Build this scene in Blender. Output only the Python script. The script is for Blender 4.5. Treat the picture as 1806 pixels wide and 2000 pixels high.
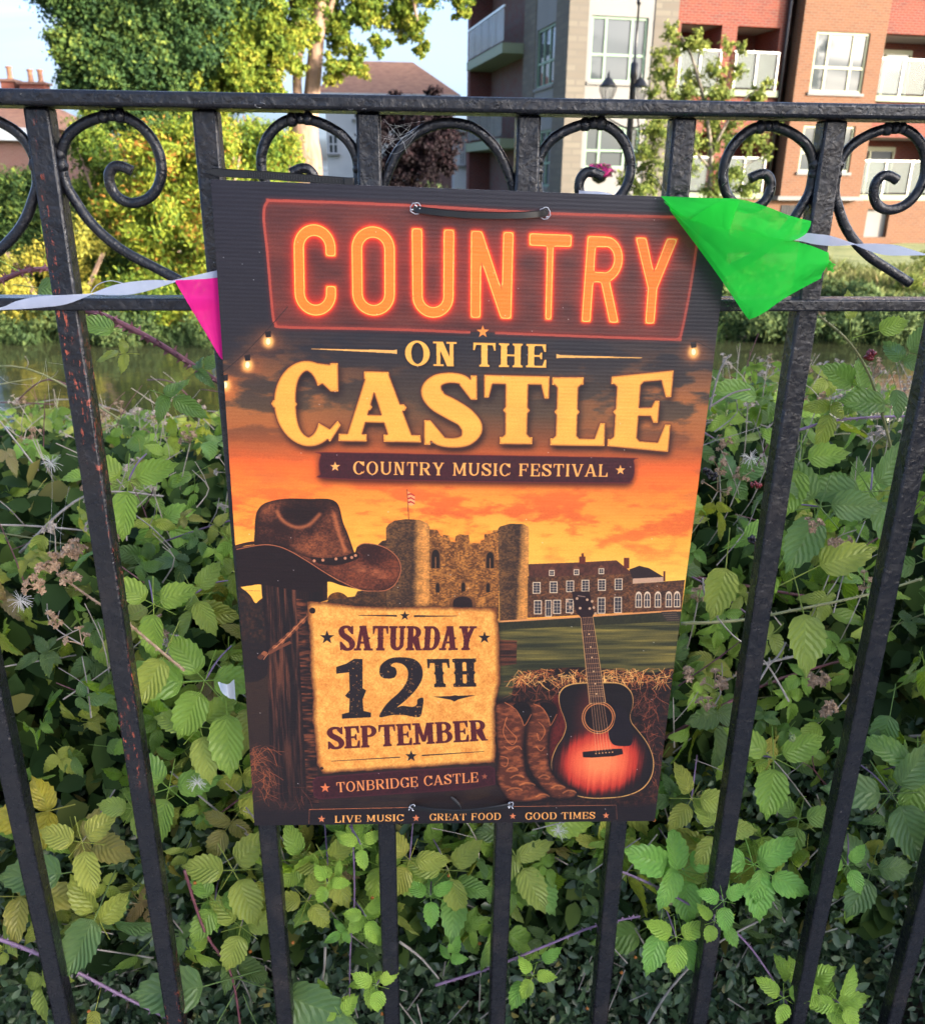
import bpy, math, random, time
import numpy as np
from mathutils import Vector, Matrix
for o in list(bpy.data.objects): bpy.data.objects.remove(o)
SC = bpy.context.scene
COL = SC.collection
RND = random.Random(11)
NP = np.random.RandomState(11)
V = Vector

# ------------------------------------------------ camera, sky, sun, exposure
F_PX, PITCH, YAW, ROLL = 1690.0, .3684, .0729, .0114
CAM = V((.2788, -.7667, 1.25))
ZF = 1.2285                                     # height of the fence's zero level
cp, sp_ = math.cos(PITCH), math.sin(PITCH)
fwd = V((math.sin(YAW)*cp, math.cos(YAW)*cp, -sp_)); rgt = V((math.cos(YAW), -math.sin(YAW), 0)); upv = rgt.cross(fwd)
R2 = rgt*math.cos(ROLL)+upv*math.sin(ROLL); U2 = upv*math.cos(ROLL)-rgt*math.sin(ROLL)
cam = bpy.data.cameras.new('camera'); co = bpy.data.objects.new('camera', cam); COL.objects.link(co)
M = Matrix((R2, U2, -fwd)).transposed().to_4x4(); M.translation = CAM; co.matrix_world = M
cam.sensor_fit = 'HORIZONTAL'; cam.sensor_width = 36; cam.lens = F_PX/1806*36
cam.clip_start = .02; cam.clip_end = 3000
cam.dof.use_dof = True; cam.dof.focus_distance = .80; cam.dof.aperture_fstop = 15
SC.camera = co

SUN_DIR = V((.84, -.48, .255)).normalized()      # towards the sun
SUN_EL = math.asin(SUN_DIR.z)
w = bpy.data.worlds.new('World'); SC.world = w; w.use_nodes = True
nt = w.node_tree; N = nt.nodes; L = nt.links; N.clear()
out = N.new('ShaderNodeOutputWorld'); bg = N.new('ShaderNodeBackground'); sky = N.new('ShaderNodeTexSky')
sky.sky_type = 'NISHITA'; sky.sun_disc = False; sky.sun_elevation = SUN_EL; sky.sun_rotation = math.atan2(SUN_DIR.x, SUN_DIR.y)
sky.air_density = .5; sky.dust_density = 5.2; sky.ozone_density = 2.0
tc = N.new('ShaderNodeTexCoord'); sep = N.new('ShaderNodeSeparateXYZ'); L.new(tc.outputs['Generated'], sep.inputs[0])
den = N.new('ShaderNodeMath'); den.operation = 'ADD'; den.inputs[1].default_value = .18; L.new(sep.outputs['Z'], den.inputs[0])
mx = N.new('ShaderNodeMath'); mx.operation = 'MAXIMUM'; mx.inputs[1].default_value = .05; L.new(den.outputs[0], mx.inputs[0])
dv = N.new('ShaderNodeVectorMath'); dv.operation = 'DIVIDE'; cb = N.new('ShaderNodeCombineXYZ')
for i in range(3): L.new(mx.outputs[0], cb.inputs[i])
L.new(tc.outputs['Generated'], dv.inputs[0]); L.new(cb.outputs[0], dv.inputs[1])
nz = N.new('ShaderNodeTexNoise'); nz.inputs['Scale'].default_value = 1.1; nz.inputs['Detail'].default_value = 7; nz.inputs['Roughness'].default_value = .58; nz.inputs['Distortion'].default_value = .5
mpw = N.new('ShaderNodeMapping'); mpw.inputs['Scale'].default_value = (.55, 1.5, 1); mpw.inputs['Location'].default_value = (3.1, 1.7, 0); L.new(dv.outputs[0], mpw.inputs[0]); L.new(mpw.outputs[0], nz.inputs['Vector'])
cr_ = N.new('ShaderNodeValToRGB'); cr_.color_ramp.elements[0].position = .46; cr_.color_ramp.elements[1].position = .70
L.new(nz.outputs['Fac'], cr_.inputs[0])
mixw = N.new('ShaderNodeMixRGB'); L.new(cr_.outputs[0], mixw.inputs[0]); L.new(sky.outputs[0], mixw.inputs[1]); mixw.inputs[2].default_value = (.86, 1.04, 1.28, 1)
L.new(mixw.outputs[0], bg.inputs['Color']); bg.inputs['Strength'].default_value = .15; L.new(bg.outputs[0], out.inputs[0])
sl = bpy.data.lights.new('sun', 'SUN'); sl.energy = 2.0; sl.angle = math.radians(.6); sl.color = (1, .85, .64)
so = bpy.data.objects.new('sun', sl); COL.objects.link(so); so.rotation_euler = (-SUN_DIR).to_track_quat('-Z', 'Y').to_euler()
SC.view_settings.view_transform = 'Standard'; SC.view_settings.look = 'None'; SC.view_settings.gamma = 1; SC.view_settings.exposure = 2.72
SC.view_settings.use_curve_mapping = False
SC.render.engine = 'CYCLES'; SC.cycles.max_bounces = 7; SC.cycles.transparent_max_bounces = 12; SC.cycles.use_denoising = True

# ------------------------------------------------ helpers
def ray(px, py): return (R2*(px-903)-U2*(py-1000)+fwd*F_PX)
def at(px, py, Y):
    d = ray(px, py); return CAM+d*((Y-CAM.y)/d.y)
def on_plane(px, py, p0, n):
    d = ray(px, py); return CAM+d*((p0-CAM).dot(n)/d.dot(n))
def tag(o, label=None, cat=None, group=None, kind=None):
    if label: o['label'] = label
    if cat: o['category'] = cat
    if group: o['group'] = group
    if kind: o['kind'] = kind
    return o
def thing(name, loc, label, cat, group=None):
    o = bpy.data.objects.new(name, None); COL.objects.link(o); o.location = loc; o.empty_display_size = .1
    return tag(o, label, cat, group)
def link(name, me, parent=None, mat=None):
    o = bpy.data.objects.new(name, me); COL.objects.link(o)
    if mat and not me.materials: me.materials.append(mat)
    if parent: o.parent = parent; o.location = -parent.location
    return o
class MB:
    def __init__(s): s.v = []; s.f = []; s.uv = None
    def add(s, vs, fs):
        k = len(s.v); s.v += [tuple(p) for p in vs]; s.f += [tuple(i+k for i in f) for f in fs]; return s
    def box(s, c, sx, sy, sz, ax=None):
        c = V(c); X, Y, Z = ax if ax else (V((1, 0, 0)), V((0, 1, 0)), V((0, 0, 1)))
        vs = [c+X*(a*sx/2)+Y*(b*sy/2)+Z*(d*sz/2) for a in (-1, 1) for b in (-1, 1) for d in (-1, 1)]
        return s.add(vs, [(0, 1, 3, 2), (4, 6, 7, 5), (0, 4, 5, 1), (2, 3, 7, 6), (0, 2, 6, 4), (1, 5, 7, 3)])
    def tube(s, pts, r, n=8, caps=True, flat=1.0):
        pts = [V(p) for p in pts]; m = len(pts); rr = r if hasattr(r, '__len__') else [r]*m
        up = V((0, 0, 1)); vs = []; prev = None
        for i, p in enumerate(pts):
            t = (pts[min(i+1, m-1)]-pts[max(i-1, 0)]).normalized()
            if prev is None:
                a = t.cross(up) if abs(t.dot(up)) < .95 else t.cross(V((0, 1, 0)))
            else: a = prev-t*prev.dot(t)
            a.normalize(); prev = a; b = t.cross(a)
            for k in range(n):
                q = 2*math.pi*k/n; vs.append(p+a*(math.cos(q)*rr[i])+b*(math.sin(q)*rr[i]*flat))
        fs = [(i*n+k, i*n+(k+1) % n, (i+1)*n+(k+1) % n, (i+1)*n+k) for i in range(m-1) for k in range(n)]
        if caps: fs += [tuple(range(n))[::-1], tuple((m-1)*n+k for k in range(n))]
        return s.add(vs, fs)
    def lathe(s, c, prof, n=16):
        c = V(c); vs = []; m = len(prof)
        for r, z in prof:
            for k in range(n): q = 2*math.pi*k/n; vs.append(c+V((math.cos(q)*r, math.sin(q)*r, z)))
        fs = [(i*n+k, i*n+(k+1) % n, (i+1)*n+(k+1) % n, (i+1)*n+k) for i in range(m-1) for k in range(n)]
        fs += [tuple(range(n))[::-1], tuple((m-1)*n+k for k in range(n))]
        return s.add(vs, fs)
    def mesh(s, name, smooth=False):
        me = bpy.data.meshes.new(name); me.from_pydata(s.v, [], s.f); me.update()
        if smooth: me.polygons.foreach_set('use_smooth', [True]*len(me.polygons))
        return me
    def build(s, name, mat, parent=None, smooth=False, bevel=0, seg=2):
        o = link(name, s.mesh(name, smooth), parent, mat)
        if bevel:
            b = o.modifiers.new('bevel', 'BEVEL'); b.width = bevel; b.segments = seg; b.limit_method = 'ANGLE'
            o.data.polygons.foreach_set('use_smooth', [True]*len(o.data.polygons)); o.data.set_sharp_from_angle(angle=math.radians(50))
        return o
def np_mesh(name, verts, faces, mat, parent=None, attr=None):
    """fast mesh from arrays; faces (n, k)"""
    me = bpy.data.meshes.new(name); nv = len(verts); nf, k = faces.shape
    me.vertices.add(nv); me.vertices.foreach_set('co', np.asarray(verts, np.float32).ravel())
    me.loops.add(nf*k); me.loops.foreach_set('vertex_index', faces.astype(np.int32).ravel())
    me.polygons.add(nf); me.polygons.foreach_set('loop_start', np.arange(0, nf*k, k, dtype=np.int32)); me.polygons.foreach_set('loop_total', np.full(nf, k, np.int32))
    me.update(calc_edges=True)
    if attr is not None:
        a = me.attributes.new('tint', 'FLOAT', 'POINT'); a.data.foreach_set('value', np.asarray(attr, np.float32))
    me.materials.append(mat)
    return link(name, me, parent)
def spline(pts, n=6):
    p = [V(q) for q in pts]; out = []
    g = lambda k: p[min(max(k, 0), len(p)-1)]
    for i in range(len(p)-1):
        a, b, c, d = g(i-1), g(i), g(i+1), g(i+2)
        for j in range(n):
            t = j/n; out.append(.5*((2*b)+(-a+c)*t+(2*a-5*b+4*c-d)*t*t+(-a+3*b-3*c+d)*t**3))
    return out+[p[-1]]

# ------------------------------------------------ materials
def mat(name, col=(.5, .5, .5), rough=.6, spec=.5, metal=0., **kw):
    m = bpy.data.materials.new(name); m.use_nodes = True; t = m.node_tree; b = t.nodes['Principled BSDF']
    b.inputs['Base Color'].default_value = (*col, 1); b.inputs['Roughness'].default_value = rough; b.inputs['Metallic'].default_value = metal
    b.inputs['Specular IOR Level'].default_value = spec
    for k, v in kw.items(): b.inputs[k].default_value = v
    return m
class G:                                          # small node-graph writer
    def __init__(s, m): s.m = m; s.t = m.node_tree; s.b = s.t.nodes['Principled BSDF']; s.o = s.t.nodes['Material Output']
    def n(s, typ, **kw):
        x = s.t.nodes.new(typ)
        for k, v in kw.items(): setattr(x, k, v)
        return x
    def l(s, a, b): s.t.links.new(a, b)
    def coord(s, kind='Object', scale=(1, 1, 1)):
        c = s.n('ShaderNodeTexCoord'); m = s.n('ShaderNodeMapping'); m.inputs['Scale'].default_value = scale; s.l(c.outputs[kind], m.inputs[0]); return m.outputs[0]
    def noise(s, vec, scale, detail=4, rough=.55, dist=0.):
        x = s.n('ShaderNodeTexNoise'); x.inputs['Scale'].default_value = scale; x.inputs['Detail'].default_value = detail; x.inputs['Roughness'].default_value = rough; x.inputs['Distortion'].default_value = dist
        s.l(vec, x.inputs['Vector']); return x.outputs['Fac']
    def ramp(s, fac, stops):
        x = s.n('ShaderNodeValToRGB'); e = x.color_ramp.elements
        while len(e) < len(stops): e.new(.5)
        for q, (p, c) in zip(e, stops): q.position = p; q.color = (*c, 1) if len(c) == 3 else c
        s.l(fac, x.inputs[0]); return x.outputs[0]
    def mix(s, fac, a, b, mode='MIX'):
        x = s.n('ShaderNodeMixRGB', blend_type=mode)
        for i, q in enumerate((fac, a, b)):
            if hasattr(q, 'node'): s.l(q, x.inputs[i])
            else: x.inputs[i].default_value = q if i == 0 else (*q, 1)
        return x.outputs[0]
    def math(s, op, a, b=0., c=0.):
        x = s.n('ShaderNodeMath', operation=op)
        for i, q in enumerate((a, b, c)):
            if hasattr(q, 'node'): s.l(q, x.inputs[i])
            else: x.inputs[i].default_value = q
        return x.outputs[0]
    def bump(s, h, strength=.5, dist=.01, prev=None):
        x = s.n('ShaderNodeBump'); x.inputs['Strength'].default_value = strength; x.inputs['Distance'].default_value = dist; s.l(h, x.inputs['Height'])
        if prev is not None: s.l(prev, x.inputs['Normal'])
        s.l(x.outputs[0], s.b.inputs['Normal']); return x.outputs[0]
    def col(s, c): s.l(c, s.b.inputs['Base Color'])
BW = lambda v: (v, v, v)
def noisy(name, c0, c1, scale=8, rough=.8, bump=.0, bd=.01, detail=5, coord='Object', sc=(1, 1, 1), **kw):
    m = mat(name, c0, rough, **kw); g = G(m); v = g.coord(coord, sc); n = g.noise(v, scale, detail); g.col(g.ramp(n, [(.32, c0), (.68, c1)]))
    if bump: g.bump(g.noise(v, scale*2.5, 5), bump, bd)
    return m
# painted iron
def iron(name, brown=.25):
    m = mat(name, (.012, .012, .015), .42, .5); g = G(m); v = g.coord('Object')
    big = g.noise(v, 18, 4); sm = g.noise(v, 260, 4, .6); md = g.noise(v, 90, 5, .6)
    c = g.mix(g.ramp(big, [(.5, BW(0)), (.8, BW(brown))]), (.006, .0065, .010), (.036, .027, .023))
    c = g.mix(g.ramp(md, [(.60, BW(0)), (.72, BW(.5))]), c, (.035, .03, .03))
    rust = g.math('MULTIPLY', g.ramp(g.noise(v, 60, 6, .7), [(.70, BW(0)), (.71, BW(.8))]), g.ramp(g.noise(v, 7, 3), [(.60, BW(0)), (.66, BW(1))]))
    c = g.mix(rust, c, (.26, .06, .035))
    dust = g.ramp(g.noise(v, 420, 2, .5), [(.76, BW(0)), (.79, BW(1))]); c = g.mix(dust, c, (.34, .33, .30))
    g.col(c); g.l(g.ramp(md, [(.3, BW(.16)), (.7, BW(.42))]), g.b.inputs['Roughness'])
    nb = g.bump(g.noise(v, 150, 5, .6, .6), .7, .0019); g.bump(g.noise(v, 34, 3), .7, .004, nb)
    return m
M_IRON = iron('painted_iron'); M_IRON2 = iron('painted_iron_brown', .7)
def picket_mat():
    m = iron('painted_iron_worn', .5); g = G(m); v = g.coord('Object')
    col = g.b.inputs['Base Color'].links[0].from_socket
    m1 = g.noise(g.coord('Object', (1, 1, .3)), 330, 6, .7); msk = g.math('MULTIPLY', g.ramp(m1, [(.575, BW(0)), (.59, BW(1))]), g.ramp(g.noise(g.coord('Object', (14, 1, 1)), 3.2, 2), [(.53, BW(0)), (.60, BW(1))]))
    g.col(g.mix(msk, col, (.40, .085, .045))); return m
M_PICKET = picket_mat()
M_TIE = mat('black_nylon', (.008, .008, .009), .32, .5)
M_WHITE_PL = mat('white_plastic', (.72, .73, .75), .5)
def cloth(name, c, tr=.45, dark=.7, c2=None):
    m = mat(name, c, .75, .2); g = G(m); v = g.coord('Object'); c2 = c2 or tuple(x*dark for x in c)
    n = g.noise(v, 22, 4); cc = g.ramp(n, [(.35, c2), (.65, c)]); g.col(cc)
    wv = g.n('ShaderNodeTexWave'); wv.inputs['Scale'].default_value = 420; g.l(v, wv.inputs['Vector']); nb = g.bump(wv.outputs['Fac'], .12, .0005); g.bump(g.noise(v, 34, 3), .35, .004, nb)
    t = g.n('ShaderNodeBsdfTranslucent'); g.l(cc, t.inputs[0]); tp = g.n('ShaderNodeBsdfTransparent'); x = g.n('ShaderNodeMixShader'); x.inputs[0].default_value = tr
    g.l(g.b.outputs[0], x.inputs[1]); g.l(t.outputs[0], x.inputs[2]); y = g.n('ShaderNodeMixShader'); y.inputs[0].default_value = .07; g.l(x.outputs[0], y.inputs[1]); g.l(tp.outputs[0], y.inputs[2]); g.l(y.outputs[0], g.o.inputs[0])
    return m
M_GREEN = cloth('green_fabric', (.02, .68, .055), .45, .92); M_PINK = cloth('pink_fabric', (.97, .02, .30), .4, .9); M_RIB = cloth('white_ribbon', (.62, .66, .80), .45, .93)
# leaves
def leafmat(name, use_obj=True, ramp=None, tr=.36, veins=True):
    m = mat(name, (.1, .2, .04), .33, .36); g = G(m)
    if use_obj:
        oi = g.n('ShaderNodeObjectInfo'); base = oi.outputs['Color']
        v = g.coord('Object'); ofs = g.n('ShaderNodeVectorMath', operation='ADD'); g.l(v, ofs.inputs[0]); cbx = g.n('ShaderNodeCombineXYZ'); g.l(g.math('MULTIPLY', oi.outputs['Random'], 9.), cbx.inputs[0]); g.l(cbx.outputs[0], ofs.inputs[1])
        vv = ofs.outputs[0]
        c = g.mix(g.ramp(g.noise(vv, 26, 3), [(.35, BW(0)), (.7, BW(.75))]), base, g.mix(.55, base, (.32, .32, .02)))
        c = g.mix(g.ramp(g.noise(vv, 190, 4, .65), [(.38, BW(.45)), (.58, BW(0))]), c, g.mix(.75, base, (.02, .05, .01)))
        uvn = g.n('ShaderNodeTexCoord'); s = g.n('ShaderNodeSeparateXYZ'); g.l(uvn.outputs['UV'], s.inputs[0])
        au = g.math('ABSOLUTE', g.math('SUBTRACT', s.outputs['X'], .5))
        ph = g.math('MULTIPLY', g.math('SUBTRACT', s.outputs['Y'], g.math('MULTIPLY', au, .75)), 8.)
        fr_ = g.math('FRACT', ph); tri = g.math('ABSOLUTE', g.math('SUBTRACT', fr_, .5)); vein = g.ramp(tri, [(.0, BW(1)), (.10, BW(0))]); mid = g.ramp(au, [(.0, BW(1)), (.035, BW(0))])
        vs = g.math('MAXIMUM', vein, mid); c = g.mix(g.math('MULTIPLY', vs, .6), c, g.mix(.5, base, (.44, .54, .07)))
        sp = g.math('MULTIPLY', g.ramp(g.noise(vv, 150, 3, .6), [(.66, BW(0)), (.70, BW(1))]), g.ramp(g.noise(vv, 14, 2), [(.56, BW(0)), (.62, BW(1))]))
        c = g.mix(g.math('MULTIPLY', sp, .75), c, (.16, .075, .025))
        geo = g.n('ShaderNodeNewGeometry'); c = g.mix(g.math('MULTIPLY', geo.outputs['Backfacing'], .6), c, g.mix(.4, base, (.30, .38, .18)))
        nb = g.bump(tri, .7, .0032); g.bump(g.noise(vv, 240, 3), .35, .0006, nb)
    else:
        at_ = g.n('ShaderNodeAttribute', attribute_name='tint'); c = g.ramp(at_.outputs['Fac'], ramp)
    g.col(c); t = g.n('ShaderNodeBsdfTranslucent'); g.l(g.mix(.5, c, (.30, .50, .02)) if use_obj else c, t.inputs[0]); x = g.n('ShaderNodeMixShader'); x.inputs[0].default_value = tr
    g.l(g.b.outputs[0], x.inputs[1]); g.l(t.outputs[0], x.inputs[2]); g.l(x.outputs[0], g.o.inputs[0]); return m
M_LEAF = leafmat('bramble_leaf')
def lf(name, stops, tr=.3):
    m = leafmat(name, False, stops, tr); b = m.node_tree.nodes['Principled BSDF']; b.inputs['Roughness'].default_value = .7; b.inputs['Specular IOR Level'].default_value = .15; return m
M_F_IVY = lf('ivy_leaves', [(0, (.012, .036, .014)), (.5, (.032, .07, .02)), (.85, (.07, .115, .025)), (1, (.13, .17, .03))], .15)
M_F_LIME = lf('lime_leaves', [(0, (.035, .075, .015)), (.45, (.11, .17, .022)), (.8, (.22, .26, .03)), (1, (.30, .28, .04))], .35)
M_F_WIL = lf('willow_leaves', [(0, (.03, .07, .02)), (.35, (.09, .16, .025)), (.7, (.22, .28, .03)), (.94, (.34, .34, .04)), (1, (.40, .18, .04))], .35)
M_F_DK = lf('bank_leaves', [(0, (.02, .04, .018)), (.5, (.05, .09, .03)), (1, (.12, .16, .05))], .2)
M_F_SAP = lf('sapling_leaves', [(0, (.06, .10, .025)), (.5, (.16, .21, .045)), (1, (.30, .32, .07))], .35)
M_F_PUR = lf('purple_leaves', [(0, (.006, .004, .006)), (.7, (.012, .007, .010)), (1, (.026, .013, .016))], .1)
M_F_GR = lf('bank_grass', [(0, (.07, .10, .03)), (.5, (.16, .19, .06)), (.8, (.26, .26, .10)), (1, (.34, .28, .14))], .3)
M_F_HERB = lf('yellow_herbs', [(0, (.10, .13, .03)), (.5, (.28, .28, .05)), (1, (.48, .40, .06))], .3)
M_F_COT = lf('small_glossy_leaves', [(0, (.02, .04, .022)), (.5, (.06, .11, .05)), (.9, (.15, .21, .10)), (1, (.28, .24, .07))], .12)
M_F_COT.node_tree.nodes['Principled BSDF'].inputs['Roughness'].default_value = .35; M_F_COT.node_tree.nodes['Principled BSDF'].inputs['Specular IOR Level'].default_value = .5
M_F_BR = lf('shaded_inner_leaves', [(0, (.012, .028, .01)), (.5, (.035, .07, .018)), (.85, (.09, .14, .03)), (1, (.20, .18, .05))], .25)  # inner bramble leaves, shade of the gaps darkened into their colour
M_BARK = noisy('bark', (.16, .11, .08), (.34, .23, .16), 6, .9, .8, .03, sc=(1, 1, .25))
M_TWIG = noisy('dry_twig', (.20, .17, .15), (.42, .37, .33), 60, .8, .3, .001)
M_CANE_P = noisy('purple_cane', (.16, .09, .17), (.26, .17, .27), 60, .5); M_CANE_R = noisy('red_cane', (.10, .03, .045), (.20, .07, .08), 50, .5); M_CANE_G = noisy('green_cane', (.16, .18, .07), (.28, .26, .12), 50, .55)
M_DRY = noisy('dry_calyx', (.26, .16, .09), (.46, .32, .21), 200, .85); M_BERRY = mat('red_berry', (.16, .008, .015), .2, .6); M_BERRYB = mat('black_berry', (.012, .006, .012), .2, .6); M_BERRYG = mat('green_berry', (.22, .28, .10), .4)
M_FLUFF = mat('seed_fluff', (.62, .60, .55), .9); M_WEB = mat('spider_silk', (.8, .8, .8), .5)
# ---------------------------------------------------------------- printed artwork (drawn with numpy)
TW, TH_ = 1200, 1790
PQ = [(411, 350), (1434, 389), (1278, 1603), (497, 1612)]          # corners of the print, for the perspective map

def solve_h(src, dst):
    A = []; b = []
    for (x, y), (u, v) in zip(src, dst):
        A.append([x, y, 1, 0, 0, 0, -u*x, -u*y]); b.append(u)
        A.append([0, 0, 0, x, y, 1, -v*x, -v*y]); b.append(v)
    return np.append(np.linalg.solve(np.array(A, float), np.array(b, float)), 1).reshape(3, 3)
HM = solve_h(PQ, [(0, 0), (TW, 0), (TW, TH_), (0, TH_)])
def hm(p):
    p = np.asarray(p, float).reshape(-1, 2); q = np.c_[p, np.ones(len(p))] @ HM.T
    return q[:, :2] / q[:, 2:3]

def vnoise(h, w, fy, fx, seed):
    r = np.random.RandomState(seed); g = r.rand(int(fy)+3, int(fx)+3)
    y = np.linspace(0, fy, h); x = np.linspace(0, fx, w)
    iy = y.astype(int); ix = x.astype(int); ty = y-iy; tx = x-ix
    ty = ty*ty*(3-2*ty); tx = tx*tx*(3-2*tx)
    a = g[iy][:, ix]; b = g[iy][:, ix+1]; c = g[iy+1][:, ix]; d = g[iy+1][:, ix+1]
    tx = tx[None]; ty = ty[:, None]
    return (a*(1-tx)+b*tx)*(1-ty)+(c*(1-tx)+d*tx)*ty
def fbm(h, w, fy, fx, seed, oc=5):
    o = 0; s = 0; a = 1
    for i in range(oc):
        o = o+a*vnoise(h, w, min(fy*2**i, h-1), min(fx*2**i, w-1), seed+i); s += a; a *= .55
    return o/s
def boxb(m, r):
    r = int(max(1, r))
    for ax in (0, 1):
        p = np.pad(m, [(r+1, r) if k == ax else (0, 0) for k in range(2)], mode='edge')
        c = np.cumsum(p, axis=ax)
        m = (c[2*r+1:]-c[:-2*r-1])/(2*r+1) if ax == 0 else (c[:, 2*r+1:]-c[:, :-2*r-1])/(2*r+1)
    return m
def blur(m, r): return boxb(boxb(m, r), r)

def raster(contours):
    """anti-aliased non-zero mask of contours given in texture pixels"""
    SS = 2
    acc = np.zeros((TH_*SS, TW*SS+2), np.int16)
    lo = 10**9; hi = -1
    for c in contours:
        c = np.asarray(c)*SS; n = len(c)
        for i in range(n):
            x0, y0 = c[i]; x1, y1 = c[(i+1) % n]
            if y0 == y1: continue
            s = 1
            if y0 > y1: x0, y0, x1, y1, s = x1, y1, x0, y0, -1
            a = max(0, math.ceil(y0-.5)); b = min(TH_*SS-1, math.ceil(y1-.5)-1)
            if b < a: continue
            ys = np.arange(a, b+1); xs = x0+(ys+.5-y0)*(x1-x0)/(y1-y0)
            xi = np.clip(np.ceil(xs-.5), 0, TW*SS+1).astype(int)
            acc[ys, xi] += s; lo = min(lo, a); hi = max(hi, b)
    if hi < 0: return 0, 0, np.zeros((0, TW))
    lo = lo//SS*SS; hi = min(TH_*SS, (hi//SS+1)*SS)
    m = (np.cumsum(acc[lo:hi], axis=1)[:, :TW*SS] != 0).astype(np.float32)
    m = m.reshape((hi-lo)//SS, SS, TW, SS).mean(axis=(1, 3))
    return lo//SS, hi//SS, m

class Canvas:
    def __init__(s):
        s.im = np.zeros((TH_, TW, 3), np.float32)
    def full(s, contours):
        lo, hi, m = raster(contours); o = np.zeros((TH_, TW), np.float32); o[lo:hi] = m; return o
    def put(s, m, col, a=1.0, lo=0):
        h = m.shape[0]; mm = (m*a)[..., None]
        s.im[lo:lo+h] = s.im[lo:lo+h]*(1-mm)+np.asarray(col, np.float32)*mm
    def fill(s, contours, col, a=1.0):
        lo, hi, m = raster(contours)
        if hi > lo: s.put(m, col, a, lo)

def orient(c):
    c = np.asarray(c, float); x, y = c[:, 0], c[:, 1]
    return c if np.sum(x*np.roll(y, -1)-np.roll(x, -1)*y) > 0 else c[::-1]
def cr(ox, oy, s, pts): return [(ox+x/s, oy+y/s) for x, y in pts]
def smooth(pts, n=6, closed=True):
    p = np.asarray(pts, float); N = len(p); out = []
    rng = range(N) if closed else range(N-1)
    for i in rng:
        g = (lambda k: p[k % N]) if closed else (lambda k: p[min(max(k, 0), N-1)])
        a, b, c, d = g(i-1), g(i), g(i+1), g(i+2)
        for t in np.linspace(0, 1, n, endpoint=False):
            out.append(.5*((2*b)+(-a+c)*t+(2*a-5*b+4*c-d)*t*t+(-a+3*b-3*c+d)*t**3))
    if not closed: out.append(p[-1])
    return np.array(out)
def ribbon(pts, w):
    p = np.asarray(pts, float); w = np.broadcast_to(np.asarray(w, float), (len(p),))/2
    t = np.gradient(p, axis=0); t /= (np.linalg.norm(t, axis=1)[:, None]+1e-9); n = np.c_[-t[:, 1], t[:, 0]]
    return np.r_[p+n*w[:, None], (p-n*w[:, None])[::-1]]
def P(pts): return [orient(hm(pts))]
def star(x, y, r, rot=-90):
    return [(x+(r if k % 2 == 0 else r*.4)*math.cos(math.radians(rot+36*k)), y+(r if k % 2 == 0 else r*.4)*math.sin(math.radians(rot+36*k))) for k in range(10)]

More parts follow.
